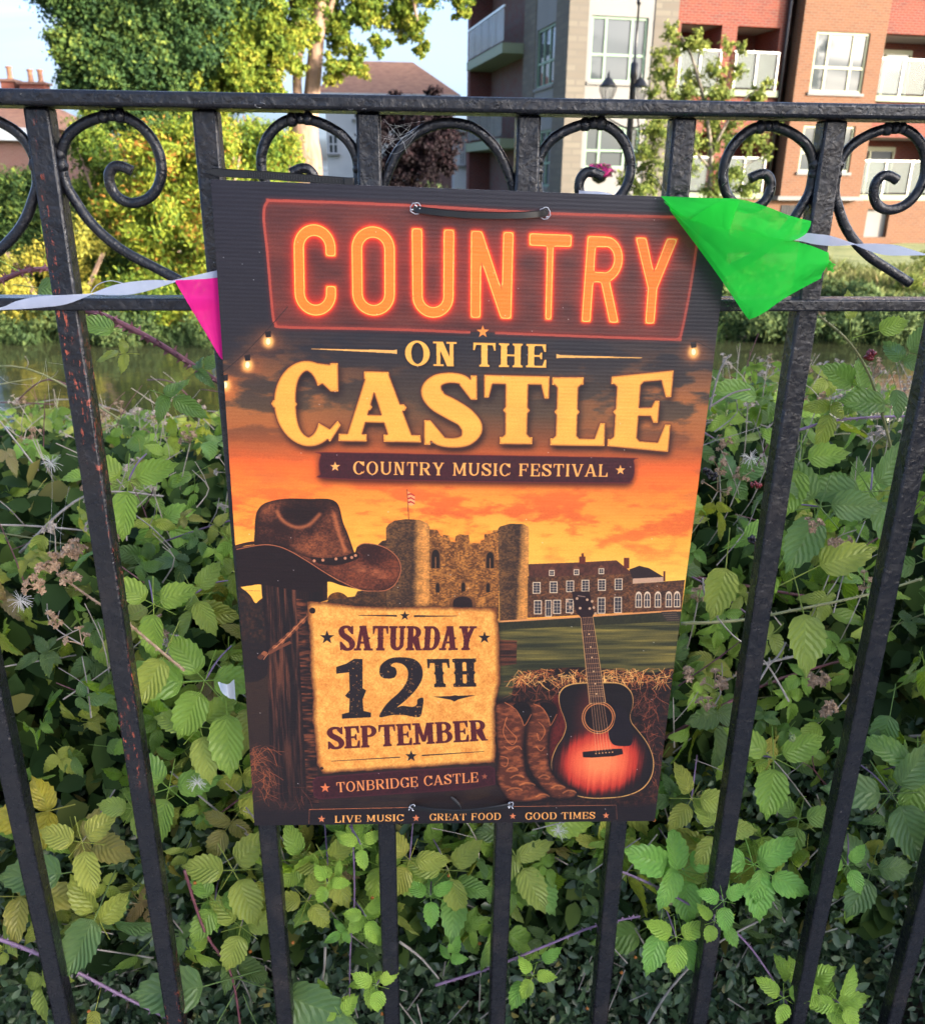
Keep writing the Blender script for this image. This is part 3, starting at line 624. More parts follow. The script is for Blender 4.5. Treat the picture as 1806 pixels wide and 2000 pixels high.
    shape(P(cr(0, 0, 1, [(578, 1165), (606, 1168), (622, 1570), (600, 1570)])), rgb(34, 22, 26), rgb(128, 74, 50), np.clip(fbm(H, W, 300, 40, 62, 3)*3-1.2, 0, 1))
    hatu = rgb(36, 20, 24)
    cv.fill(P(smooth(B_([(60, 560), (160, 520), (280, 508), (420, 520), (560, 590), (720, 690), (900, 800), (1080, 856), (900, 820), (780, 790), (700, 870), (500, 850), (270, 815), (180, 825), (60, 815)]))), hatu)
    felt = np.clip(fbm(H, W, 26, 14, 71, 6)*1.5-.45+(fbm(H, W, 500, 300, 73, 2)-.5)*.7, 0, 1)
    shape(P(smooth(B_([(50, 550), (160, 514), (280, 505), (400, 515), (500, 555), (620, 625), (720, 690), (820, 750), (920, 812), (1020, 845), (1140, 858), (1230, 850), (1300, 800), (1340, 700), (1320, 610), (1250, 540), (1160, 500), (1060, 490), (1010, 515), (985, 570), (900, 640), (780, 650), (600, 560), (480, 500), (240, 480), (60, 520)]))), rgb(58, 30, 28), rgb(160, 88, 56), felt, 1, 4, rgb(30, 18, 20))
    shape(P(smooth(B_([(232, 520), (226, 400), (232, 300), (250, 240), (300, 190), (400, 160), (520, 150), (640, 153), (760, 150), (830, 165), (870, 212), (900, 330), (940, 430), (985, 560), (1005, 600), (900, 645), (760, 650), (620, 600), (480, 540), (350, 510)]))), rgb(52, 28, 26), rgb(168, 98, 62), felt, 1, 9, rgb(32, 18, 20))
    m = cv.full(P(smooth(B_([(420, 215), (560, 190), (720, 200), (780, 230), (700, 330), (600, 350), (480, 320)])))); cv.put(blur(m, 8), rgb(34, 18, 20), .75)
    m = cv.full([orient(ribbon(smooth(hm(B_([(390, 240), (440, 320), (540, 370), (640, 350), (730, 260)])), 5, False), 9))]+[orient(ribbon(smooth(hm(B_([(830, 260), (860, 380), (890, 480), (920, 560)])), 5, False), 8))]); cv.put(blur(m, 3), rgb(214, 130, 82), .75)
    m = cv.full(P(smooth(B_([(960, 640), (1060, 640), (1180, 700), (1260, 760), (1180, 790), (1050, 740)])))); cv.put(blur(m, 9)*lea, rgb(206, 126, 84), .8)
    cv.fill([orient(ribbon(smooth(hm(B_([(85, 545), (280, 508), (400, 518), (500, 557), (620, 627), (820, 752), (1020, 846), (1140, 858), (1230, 850), (1300, 800), (1340, 700), (1320, 610), (1250, 540), (1160, 502), (1060, 492), (1012, 515)])), 6, False), 2.4))], rgb(196, 122, 84), .9)
    cv.fill(P(smooth(B_([(650, 600), (760, 606), (900, 590), (1000, 560), (1016, 605), (900, 650), (780, 660), (700, 640)]))), rgb(40, 22, 24))
    for x, y in ((680, 628), (746, 622), (846, 612), (916, 606), (966, 600), (995, 585)): cv.fill(P(ell(x, y, 12, 12, B_, 10)), rgb(200, 140, 106))
    # rope
    for q in range(15):
        t = q/14; x = 670-370*t+(-30 if q > 12 else 0); y = 1010+370*t**.92
        cv.fill(P(smooth(B_([(x-26, y+4), (x-4, y-22), (x+24, y-10), (x+2, y+20)]), 4)), rgb(150, 92, 62) if q % 2 else rgb(96, 56, 42))
    cv.fill([orient(ribbon(smooth(hm(B_([(650, 1030), (560, 1120), (450, 1240), (330, 1350), (290, 1400)])), 5, False), 2.2))], rgb(226, 152, 104), .8)
    cv.fill([orient(ribbon(smooth(hm(B_([(500, 1260), (400, 1310), (330, 1350)])), 5, False), 9))], rgb(120, 72, 52))
    # straw at bottom left
    straws(70, (480-460, 0, 200, 1), (1, 2), [rgb(90, 50, 40)], lambda p: D_(p))
    straws(150, (100, 1000, 220, 1300), (40, 150), [rgb(120, 66, 44), rgb(88, 50, 38), rgb(168, 98, 62)], D_, (.8, 1.8))
    straws(60, (120, 1280, 480, 1520), (60, 190), [rgb(90, 50, 40), rgb(150, 82, 54)], D_, (.7, 1.4))
    straws(50, (700, 1680, 1500, 1760), (60, 160), [rgb(90, 50, 44), rgb(70, 40, 40)], E_, (.7, 1.3))
    straws(40, (1400, 1600, 1530, 1850), (40, 120), [rgb(80, 46, 42), rgb(110, 62, 50)], E_, (.7, 1.3))
    # parchment
    rs2 = np.random.RandomState(9)
    base = D_([(470, 70), (600, 72), (800, 95), (1000, 104), (1200, 96), (1450, 98), (1700, 102), (1716, 300), (1722, 600), (1690, 760), (1695, 1000), (1690, 1130), (1400, 1146), (1100, 1168), (750, 1190), (570, 1205), (528, 1150), (520, 1000), (500, 850), (506, 700), (488, 560), (482, 300), (470, 180)])
    pts = []
    for i, p in enumerate(base):
        a = np.array(p); b = np.array(base[(i+1) % len(base)]); n = max(2, int(np.linalg.norm(b-a)/5))
        for t in np.linspace(0, 1, n, endpoint=False): pts.append(a*(1-t)+b*t+rs2.uniform(-1.3, 1.3, 2))
    m = cv.full(P(pts)); cv.put(blur(m, 7), rgb(24, 14, 16), .7)
    par = np.clip(fbm(H, W, 90, 60, 81, 5)*1.0+(fbm(H, W, 420, 300, 83, 2)-.5)*.9+.05, 0, 1)
    lo, hi, mm_ = raster(P(pts)); tex(mm_, lo, rgb(214, 138, 66), rgb(250, 190, 104), par)
    e = np.clip((1-blur(m, 11))*2.2-.15, 0, 1)*m; e = np.clip(e*(.7+n3*1.0), 0, 1); cv.put(e, rgb(92, 48, 34), .8)
    e = np.clip((1-blur(m, 3))*2.-.5, 0, 1)*m; cv.put(e*np.clip(n2*3-.8, 0, 1), rgb(48, 26, 24), .9)
    cv.fill(P(ell(500, 128, 20, 20, D_)), rgb(40, 26, 26)); cv.fill(P(ell(560, 1170, 12, 9, D_)), rgb(50, 30, 28))
    maroon = rgb(92, 34, 42); ink = rgb(40, 32, 38)
    wear = np.clip((fbm(H, W, 330, 220, 101, 3)-.72)*16, 0, 1)
    def worn(contours, col, k=.7):
        lo, hi, m = raster(contours); cv.put(m*(1-wear[lo:hi]*k), col, 1, lo)
    worn(text('SATURDAY', D_([(675, 226), (1567, 226), (1549, 384), (680, 391)]), .03, t=.22, h=.09, s=.06, sp=.028, nar=.78), maroon, .3)
    worn(text('SEPTEMBER', D_([(597, 900), (1634, 846), (1642, 984), (602, 1046)]), .035, t=.22, h=.09, s=.06, sp=.025, nar=.86), maroon, .3)
    worn(text('TH', D_([(1245, 445), (1566, 440), (1567, 627), (1262, 632)]), .1, t=.25, h=.12, s=.07, sp=.045, nar=.92), ink)
    worn(P(D_([(655, 500), (720, 478), (770, 446), (826, 446), (826, 640), (850, 655), (826, 715), (832, 790), (882, 802), (880, 832), (692, 842), (692, 812), (738, 800), (742, 715), (712, 690), (742, 655), (738, 535), (655, 545)])), ink)
    two = [(985, 575), (1030, 570), (1048, 540), (1040, 505), (1010, 490), (1035, 470), (1085, 478), (1120, 520), (1115, 590), (1070, 660), (990, 735), (945, 800), (940, 832), (1010, 818), (1090, 815), (1160, 828), (1200, 826), (1215, 780), (1222, 705), (1185, 712), (1180, 745), (1150, 762), (1085, 755), (1050, 765), (1110, 715), (1180, 640), (1215, 570), (1212, 500), (1170, 450), (1095, 434), (1010, 440), (950, 480), (935, 530), (950, 565)]
    worn(P(smooth(D_(two), 4)), ink)
    cv.fill(P(D_([(1287, 694), (1400, 690), (1430, 684), (1450, 688), (1560, 684), (1450, 712), (1425, 726), (1400, 714)])), ink)
    for x, y, r in ((1101, 158, 33), (595, 305, 48), (1620, 303, 42), (1143, 1088, 40)): cv.fill(P(D_(star(x, y, r))), ink)
    for l in ([(800, 155), (1050, 153), (1050, 164), (800, 158)], [(1160, 154), (1440, 157), (1440, 160), (1160, 166)], [(620, 1121), (1070, 1091), (1070, 1098), (620, 1124)], [(1212, 1079), (1618, 1055), (1618, 1058), (1212, 1087)]): cv.fill(P(D_(l)), ink)
    # maroon board under it
    plate = D_([(525, 1226), (1110, 1178), (1660, 1152), (1690, 1170), (1692, 1275), (1500, 1310), (1100, 1335), (540, 1374), (508, 1350), (500, 1255)])
    cv.fill(P(plate), rgb(78, 34, 44)); shape(P(D_([(533, 1236), (1110, 1188), (1652, 1160), (1682, 1175), (1684, 1270), (1500, 1302), (1100, 1327), (543, 1365), (517, 1345), (510, 1258)])), rgb(46, 20, 30), rgb(84, 34, 42), n3)
    tan = rgb(240, 174, 100)
    cv.fill(text('TONBRIDGE CASTLE', D_([(655, 1262), (1578, 1193), (1580, 1258), (660, 1328)]), .12, t=.17, h=.06, s=.06), rgb(226, 150, 94))
    for x, y, r, c in ((583, 1298, 34, rgb(222, 130, 84)), (1622, 1222, 22, rgb(150, 90, 66))): cv.fill(P(D_(star(x, y, r))), c)
    # bottom strip
    m = cv.full(P(cr(0, 0, 1, [(480, 1583), (1300, 1572), (1300, 1620), (480, 1625)]))); cv.put(blur(m, 6), rgb(32, 24, 30), .9)
    cv.fill(P(D_([(478, 1438), (1150, 1424), (1150, 1427), (478, 1442)])), rgb(190, 116, 76)); cv.fill(P(E_([(410, 1776), (1210, 1766), (1210, 1770), (410, 1780)])), rgb(170, 110, 80))
    cv.fill(P(D_([(478, 1440), (482, 1440), (480, 1535), (476, 1535)])), rgb(130, 80, 60)); cv.fill(P(E_([(1208, 1768), (1212, 1768), (1218, 1880), (1214, 1880)])), rgb(120, 76, 60))
    k = dict(t=.18, h=.07, s=.06)
    cv.fill(text('LIVE MUSIC', D_([(645, 1481), (1095, 1471), (1095, 1515), (645, 1527)]), .14, **k), tan)
    cv.fill(text('GREAT FOOD', D_([(1262, 1467), (1728, 1461), (1728, 1507), (1262, 1513)]), .14, **k), tan)
    cv.fill(text('GOOD TIMES', E_([(497, 1826), (1045, 1821), (1045, 1875), (497, 1882)]), .14, **k), tan)
    for f, x, y, r in ((D_, 560, 1503, 26), (D_, 1175, 1497, 25), (E_, 400, 1855, 28), (E_, 1130, 1850, 28)): cv.fill(P(f(star(x, y, r))), rgb(216, 134, 92))
    # flag on the tower
    cv.fill(P(B_([(1386, 75), (1391, 75), (1403, 305), (1398, 305)])), rgb(120, 60, 40)); cv.fill(P(B_([(1391, 90), (1420, 105), (1447, 125), (1446, 190), (1420, 200), (1397, 195)])), rgb(240, 170, 120))
    for y in (110, 140, 170): cv.fill(P(B_([(1393, y), (1418, y-14+8), (1446, y+10), (1446, y+20), (1418, y+6), (1393, y+12)])), rgb(180, 50, 44))
    # title plate
    pan = smooth(N_([(215, 130), (260, 126), (700, 142), (1200, 170), (1660, 184), (1705, 190), (1706, 240), (1680, 420), (1650, 570), (1636, 600), (1590, 602), (1000, 578), (600, 566), (280, 560), (243, 548), (232, 500), (214, 300), (202, 180)]), 5)
    m = cv.full(P(pan)); cv.put(blur(m, 10), rgb(60, 28, 34), .5)
    lo, hi, mm_ = raster(P(pan)); tex(mm_, lo, rgb(70, 38, 38), rgb(132, 66, 54), n2)
    txt = []
    for ch, a, b in (('C', (571, 654, 435, 614), (575, 656)), ('O', (684, 770, 439, 614), (687, 770)), ('U', (802, 886, 444, 618), (804, 884)), ('N', (918, 1002, 449, 619), (917, 997)), ('T', (1032, 1116, 454, 622), (1030, 1108)), ('R', (1146, 1219, 459, 627), (1134, 1206)), ('Y', (1240, 1324, 462, 630), (1230, 1306))):
        x0, x1, y0, y1 = a; txt += text(ch, [(x0, y0), (x1, y0+3), (b[1], y1+1), (b[0], y1-1)], 0, t=.125, sans=True)
    m = cv.full(txt)
    cv.put(np.clip(blur(m, 18)*1.9, 0, 1), rgb(206, 52, 36), .7); cv.put(np.clip(blur(m, 6)*1.7, 0, 1), rgb(255, 70, 34), .85); cv.put(np.clip(blur(m, 3)*1.6, 0, 1), rgb(255, 92, 40), .8)
    cv.put(m, rgb(246, 136, 50)); b = blur(m, 4); inn = np.clip(1-np.abs(b-.66)*8, 0, 1)*m; cv.put(inn, rgb(255, 232, 140), 1)
    rim = []
    rp = smooth(hm(N_([(915, 577), (600, 566), (280, 560), (243, 548), (232, 500), (214, 300), (202, 180), (215, 130), (260, 126), (700, 142), (1200, 170), (1660, 184), (1705, 190), (1706, 240), (1680, 420), (1650, 570), (1636, 600), (1590, 602), (1000, 579)])), 6, False)
    m = cv.full([orient(ribbon(rp, 6))]); cv.put(np.clip(blur(m, 5)*1.5, 0, 1), rgb(170, 50, 42), .5); cv.put(m, rgb(176, 82, 66), .95)
    cv.fill(P(N_(star(958, 575, 23))), rgb(240, 150, 74))
    # ON THE / CASTLE
    gold = rgb(250, 182, 92)
    def raised(contours, col, off, sh=8, bev=True):
        m = cv.full(contours); s = np.roll(np.roll(m, off, 0), off//2, 1); cv.put(np.clip(blur(s, sh)*1.4, 0, 1), rgb(26, 14, 18), .75)
        lo_, hi_ = 0, H
        if bev: mo = np.clip(blur(m, 3)*2.6, 0, 1); cv.put(mo, rgb(110, 52, 36), 1)
        tex(m, 0, col*.93, np.clip(col*1.04, 0, 1), n2)
        if bev: b = blur(m, 3); cv.put(np.clip(1-np.abs(b-.72)*7, 0, 1)*m, rgb(176, 98, 52), .75)
    on = text('ON THE', A_([(680, 40), (1190, 54), (1188, 137), (682, 129)]), .12, t=.22, h=.08, s=.07)
    raised(on, gold, 4, 4, False)
    for l in ([(345, 69), (640, 74), (652, 72), (652, 88), (640, 86), (345, 71)], [(1535, 101), (1240, 92), (1225, 88), (1225, 104), (1240, 102), (1535, 104)]): cv.fill(P(A_(l)), rgb(236, 178, 104))
    ca = []
    for ch, q, nr in (('C', [(531, 704), (661, 704), (664, 866), (537, 862)], 1), ('A', [(672, 721), (800, 723), (814, 858), (667, 856)], 1), ('S', [(827, 726), (932, 728), (933, 866), (827, 864)], 1), ('T', [(944, 728), (1071, 731), (1066, 862), (944, 861)], 1), ('L', [(1077, 733), (1182, 733), (1178, 866), (1072, 864)], 1), ('E', [(1193, 732), (1318, 720), (1303, 878), (1184, 866)], 1)):
        ca += text(ch, q, 0, t=.265, h=.105, s=.07, sp=.03 if ch != 'S' else 0)
    raised(ca, rgb(250, 178, 84), 10, 9)
    # festival plate
    fp = smooth(A_([(400, 438), (900, 446), (1470, 458), (1503, 470), (1505, 520), (1490, 545), (1450, 550), (900, 542), (410, 533), (378, 515), (372, 480), (380, 448)]), 5)
    m = cv.full(P(fp)); cv.put(np.clip(blur(np.roll(m, 8, 0), 9)*1.3, 0, 1), rgb(40, 16, 18), .7); cv.put(m, rgb(118, 46, 44)); ins = np.clip(blur(m, 2)*3-1.9, 0, 1); tex(ins, 0, rgb(60, 26, 34), rgb(84, 34, 42), n3)
    cv.fill(text('COUNTRY MUSIC FESTIVAL', A_([(495, 470), (1410, 482), (1408, 526), (495, 517)]), .15, t=.18, h=.07, s=.06), tan)
    for x, y in ((431, 490), (1455, 503)): cv.fill(P(A_(star(x, y, 19))), rgb(244, 176, 104))
    # bulbs
    for x, y in ((190, 44), (116, 128), (36, 200), (1722, 82)):
        m = cv.full(P(ell(x, y, 20, 24, A_, 20))); cv.put(np.clip(blur(m, 22)*2.2, 0, 1), rgb(230, 120, 60), .7); cv.put(np.clip(blur(m, 5)*1.2, 0, 1), rgb(255, 190, 110), .95)
        cv.fill(P(ell(x, y, 8, 12, A_, 12)), rgb(255, 236, 190)); cv.fill(P(A_([(x-12, y-34), (x+10, y-38), (x+10, y-16), (x-8, y-14)])), rgb(34, 24, 28))
    for l in ([(30, 152), (100, 92), (180, 10), (260, -80)], [(1735, 45), (1800, 80)]): cv.fill([orient(ribbon(smooth(hm(A_(l)), 5, False), 1.4))], rgb(40, 26, 26))
    # print grain, fade
    rr = np.random.RandomState(2); cv.im += rr.normal(0, .022, (H, W, 1)).astype(np.float32)
    lum = cv.im.mean(-1, keepdims=True); cv.im = lum+(cv.im-lum)*1.04; cv.im = np.clip(cv.im, 0, 1)**1.17*.985+.004
    spk = cv.full([orient(hm([(x-1.2, y-1), (x+1.3, y-.4), (x+.5, y+1.3)])) for x, y in np.random.RandomState(4).uniform((430, 380), (1300, 1600), (90, 2))]); cv.put(spk, rgb(225, 220, 215), .8)
    return np.clip(cv.im, 0, 1)

# ------------------------------------------------ ground, river
def smoothstep(a, b, x): t = min(1, max(0, (x-a)/(b-a))); return t*t*(3-2*t)
WATER_Z = -1.2
def ground_z(x, y):
    near = .02-1.9*smoothstep(.5, 2.9, y)
    far = -1.9+1.05*smoothstep(12.2, 14.6, y)+.12*smoothstep(14.6, 22, y)
    z = near if y < 7 else far
    return z+.03*math.sin(x*1.3+y*.7)+.02*math.sin(x*3.1-y*2.2) if y > 1 else z
ys = [-60, -20, -6, -3.2, -1, -.15, -.1, .2, .5, .8, 1.1, 1.4, 1.7, 2, 2.3, 2.6, 2.9, 3.5, 6, 9, 12]+[12.2+.2*i for i in range(14)]+[15.5, 16.5, 18, 20, 22, 26, 30, 36, 45, 60, 90, 150, 400, 1500]
xs = [-1500, -400, -150, -80, -50, -35]+[-25+1.0*i for i in range(66)]+[45, 60, 90, 160, 400, 1500]
mb = MB(); mb.add([(x, y, ground_z(x, y)) for y in ys for x in xs], [(j*len(xs)+i, j*len(xs)+i+1, (j+1)*len(xs)+i+1, (j+1)*len(xs)+i) for j in range(len(ys)-1) for i in range(len(xs)-1)])
mg = noisy('soil_and_grass', (.035, .03, .022), (.07, .075, .03), 3, .95, .6, .03)
g_ = G(mg); pos = g_.n('ShaderNodeNewGeometry'); sx = g_.n('ShaderNodeSeparateXYZ'); g_.l(pos.outputs['Position'], sx.inputs[0])
vv = g_.coord('Object'); gr = g_.ramp(g_.noise(vv, 1.7, 6, .65), [(.35, (.09, .12, .035)), (.6, (.20, .22, .08)), (.8, (.30, .24, .14))]); pav = g_.ramp(g_.noise(vv, 40, 5), [(.3, (.30, .29, .27)), (.7, (.42, .41, .38))]); so_ = g_.ramp(g_.noise(vv, 6, 5), [(.3, (.022, .018, .014)), (.7, (.06, .045, .032))])
pth = g_.math('MULTIPLY', g_.math('LESS_THAN', sx.outputs['Y'], -.12), g_.math('GREATER_THAN', sx.outputs['Y'], -3.6)); g_.col(g_.mix(pth, g_.mix(g_.ramp(g_.math('DIVIDE', sx.outputs['Y'], 20.), [(.66, BW(0)), (.72, BW(1))]), so_, gr), pav))
tag(mb.build('ground', mg, smooth=True), 'soil and rough grass of both river banks', kind='structure')
mw = mat('river_water', (.012, .015, .009), .05, .32); g_ = G(mw); vv = g_.coord('Object', (.5, 1.7, 1)); nb = g_.bump(g_.noise(vv, 2.4, 3), .09, .06); g_.bump(g_.noise(vv, 11, 2), .05, .015, nb)
g_.col(g_.ramp(g_.noise(g_.coord('Object', (.3, 1, 1)), 1.3, 3), [(.3, (.020, .024, .012)), (.7, (.04, .045, .02))]))
mb = MB(); nx = 30; mb.add([(-150+10*i, y, WATER_Z) for y in (.6, 4, 8, 13.6) for i in range(nx+1)], [(j*(nx+1)+i, j*(nx+1)+i+1, (j+1)*(nx+1)+i+1, (j+1)*(nx+1)+i) for j in range(3) for i in range(nx)])
tag(mb.build('river', mw), 'dark green river water between the banks', kind='structure')

# ------------------------------------------------ foliage clouds
def quads(c, n_, size, asp, rs, droop=0.):
    """n leaf-shaped quads at centres c"""
    n = len(c); d = rs.normal(size=(n, 3)); d[:, 2] -= droop; d /= np.linalg.norm(d, axis=1)[:, None]
    nn = n_+rs.normal(scale=.55, size=(n, 3)); s = np.cross(d, nn); s /= (np.linalg.norm(s, axis=1)[:, None]+1e-9)
    L_ = (size*rs.uniform(.65, 1.35, n))[:, None]
    up_ = np.cross(s, d)
    v = np.stack([c-d*L_*.5, c+s*L_*asp*.5-d*L_*.05+up_*L_*.08, c+d*L_*.5, c-s*L_*asp*.5-d*L_*.05+up_*L_*.08], 1)
    return v.reshape(-1, 3), np.arange(n*4).reshape(n, 4)
def leafcloud(c, n_, size, asp, rs, droop=0.):
    """small pointed leaves with a folded midrib, six triangles each"""
    n = len(c); d = rs.normal(size=(n, 3)); d[:, 2] -= droop; d /= np.linalg.norm(d, axis=1)[:, None]
    nn = n_+rs.normal(scale=.55, size=(n, 3)); s = np.cross(d, nn); s /= (np.linalg.norm(s, axis=1)[:, None]+1e-9); u = np.cross(s, d); L_ = (size*rs.uniform(.55, 1.3, n))[:, None]; cu = rs.uniform(-.25, .3, (n, 1)); W = L_*asp*.5
    def P_(t, w, h=0.): return c+d*L_*(t-.5)+s*W*w+u*L_*(abs(w)*.18*.5+h-cu*t*t*.5)
    v = np.stack([P_(0, 0), P_(.28, 1.), P_(.33, 0), P_(.28, -1.), P_(.68, .78), P_(.68, 0), P_(.68, -.78), P_(1., 0)], 1)
    T_ = np.array([(0, 1, 2), (0, 2, 3), (1, 4, 5), (1, 5, 2), (2, 5, 6), (2, 6, 3), (4, 7, 5), (5, 7, 6)])
    return v.reshape(-1, 3), (np.arange(n)[:, None, None]*8+T_[None]).reshape(-1, 3)
def crown(name, blobs, dens, size, m, parent, rs, asp=.6, shell=.55, droop=.2, gap=.0, tilt=(0, -.4, .6), clusters=None, fluff=0):
    """blobs: (x, y, z, rx, ry, rz, tintbias)"""
    C_ = []; T = []; Nn = []
    if fluff:
        nb_ = []
        for (x, y, z, rx, ry, rz, tb) in blobs:
            nb_.append((x, y, z, rx*.62, ry*.62, rz*.62, tb-.12))  # crown core tinted darker, inner shade put into leaf colour
            for _ in range(fluff):
                u = rs.normal(size=3); u /= np.linalg.norm(u); u[1] = -abs(u[1])*.8 if rs.rand() < .7 else u[1]; k = rs.uniform(.24, .42); nb_.append((x+u[0]*rx*.78, y+u[1]*ry*.78, z+u[2]*rz*.78, rx*k*1.15, ry*k, rz*k, tb+rs.uniform(-.2, .25)))
        blobs = nb_
    for (x, y, z, rx, ry, rz, tb) in blobs:
        n = int(dens*(rx*ry+ry*rz+rx*rz)*4); u = rs.normal(size=(n, 3)); u /= np.linalg.norm(u, axis=1)[:, None]
        r = shell+(1-shell)*rs.uniform(0, 1, (n, 1))**.6; k = 1+.16*np.sin(u[:, :1]*7+x)*np.sin(u[:, 1:2]*6+z)+.12*np.sin(u[:, 2:]*11+y)
        if clusters:                           # gather leaves in sprays
            q = rs.normal(size=(clusters, 3)); q /= np.linalg.norm(q, axis=1)[:, None]; idx = rs.randint(0, clusters, n)
            u = q[idx]*.93+rs.normal(scale=.16, size=(n, 3)); tbb = (q[idx][:, 0]*13.7 % 1)*.25
        else: tbb = 0
        p = u*r*k*np.array([rx, ry, rz])+np.array([x, y, z]); C_.append(p); T.append(np.clip(rs.normal(.42, .2, n)+tb+tbb, 0, 1)); Nn.append(u+np.array(tilt))
    c = np.concatenate(C_); t = np.concatenate(T); nn = np.concatenate(Nn)
    v, f = quads(c, nn, size, asp, rs, droop)
    return np_mesh(name, v, f, m, parent, np.repeat(t, 4))
def blob_fill(n, box, rr, rs, tb=(-.15, .15)):
    o = []
    for i in range(n):
        r = rs.uniform(*rr); o.append((rs.uniform(box[0], box[1]), rs.uniform(box[2], box[3]), rs.uniform(box[4], box[5]), r*rs.uniform(.9, 1.3), r, r*rs.uniform(.7, 1.1), rs.uniform(*tb)))
    return o
def trunk(name, pts, rad, parent, m=None, n=12):
    mb = MB(); sp = spline(pts, 5); k = len(sp); rr = [rad[0]+(rad[1]-rad[0])*(i/(k-1)) for i in range(k)]; mb.tube(sp, rr, n); return mb.build(name, m or M_BARK, parent, smooth=True)

rs = np.random.RandomState(3)
# left bank: willow-like shrubs
def shrub(label, px0, px1, ytop, Y, nb, size, m, seed, zbot=-1.0, dens=1200, grp='shrubs along the far river bank', name='shrub', tb=(-.2, .2), asp=.35, cat='shrub', rr=(.28, .6), droop=.5, shell=.45):
    r = np.random.RandomState(seed); a = at(px0, ytop, Y); b = at(px1, ytop, Y); c = (a+b)/2; t = thing(name, (c.x, Y, ground_z(c.x, Y)), label, cat, grp)
    bl = blob_fill(nb, (a.x+.2, b.x-.2, Y-.5, Y+.5, zbot, a.z-rr[0]), rr, r, tb)
    crown('crown', bl, dens, size, m, t, r, asp, shell, droop, clusters=40)
    mb = MB()
    for i in range(5):
        x = r.uniform(a.x, b.x); gz_ = ground_z(c.x, Y); zt_ = max(gz_+.15, a.z-.55); mb.tube(spline([(c.x+(x-c.x)*.3, Y, gz_-.1), (c.x+(x-c.x)*.6, Y+.1, gz_*.5+zt_*.5), (x, Y, zt_)], 4), [.04-.003*k for k in range(9)], 6)
    mb.build('stem', M_BARK, t, smooth=True); return t
shrub('yellow-green bush with orange tips overhanging the river left of the poster', 210, 470, 225, 14.2, 34, .085, M_F_WIL, 5, -1.1, dens=900, tb=(-.05, .25))
shrub('tall mid-green bush behind the yellow one, under the ivy-covered tree', 105, 300, 220, 16.2, 26, .09, M_F_LIME, 6, -.8, dens=700, tb=(-.3, .0))
shrub('dense dark green bush at the far left edge of the bank', -60, 130, 330, 15.6, 18, .09, M_F_IVY, 7, -.9, dens=800, tb=(0, .3))
shrub('bright yellow-green bush beside the big tree trunk', 440, 590, 235, 15.0, 20, .08, M_F_WIL, 8, -1.0, dens=900, tb=(-.1, .2))
shrub('low pale yellow herbs standing on the bank at far left', -40, 200, 420, 13.9, 16, .07, M_F_HERB, 9, -1.1, dens=700, cat='herbs', name='herb_clump', tb=(-.1, .25), rr=(.2, .4), droop=-.6)
shrub('green bush filling the bank beneath the purple tree', 560, 960, 385, 16.8, 22, .08, M_F_SAP, 10, -1.0, dens=600, tb=(-.2, .1))
for i, (p0, p1) in enumerate(((-90, 130), (120, 330), (320, 570))):
    shrub(('dark overhanging growth at the waterline, far left', 'dark overhanging growth at the waterline below the yellow bush', 'dark overhanging growth at the waterline beside the poster')[i], p0, p1, 600, 13.25, 14, .07, M_F_DK, 70+i, -1.2, dens=700, cat='weeds', name='weed_clump', grp='weeds on the left bank', tb=(-.2, .2), rr=(.16, .3), droop=.6)
# right bank growth
for i, (p0, p1, yt, Y, m, lb) in enumerate(((1380, 1560, 470, 14.6, M_F_DK, 'dark weeds on the far bank just right of the poster'), (1540, 1700, 520, 14.0, M_F_DK, 'reeds and weeds over the water in the middle of the right bank'), (1690, 1880, 505, 14.3, M_F_DK, 'dark weeds on the far bank at the right edge'))):
    shrub(lb, p0, p1, yt+55, Y, 16, .09, m, 20+i, -1.25, dens=600, cat='weeds', name='weed_clump', grp='weeds on the right bank', tb=(-.1, .3), rr=(.18, .36), droop=.3)
for i, (p0, p1, yt, Y, m, lb) in enumerate(((1400, 1500, 500, 16.5, M_F_SAP, 'green scrub on the slope under the young tree'), (1600, 1720, 545, 13.7, M_F_DK, 'dark clump at the water edge below the flats door'), (1740, 1900, 480, 16.0, M_F_SAP, 'mid-green scrub against the brick base at far right'), (1420, 1600, 590, 13.3, M_F_DK, 'dark brown undergrowth at the water edge right of the poster'), (1580, 1800, 600, 13.3, M_F_DK, 'dark undergrowth at the water edge, far right'))):
    shrub(lb, p0, p1, yt, Y, 13, .085, m, 120+i, -1.2, dens=600, cat='weeds', name='weed_clump', grp='weeds on the right bank', tb=(-.2, .25), rr=(.16, .32), droop=.4)
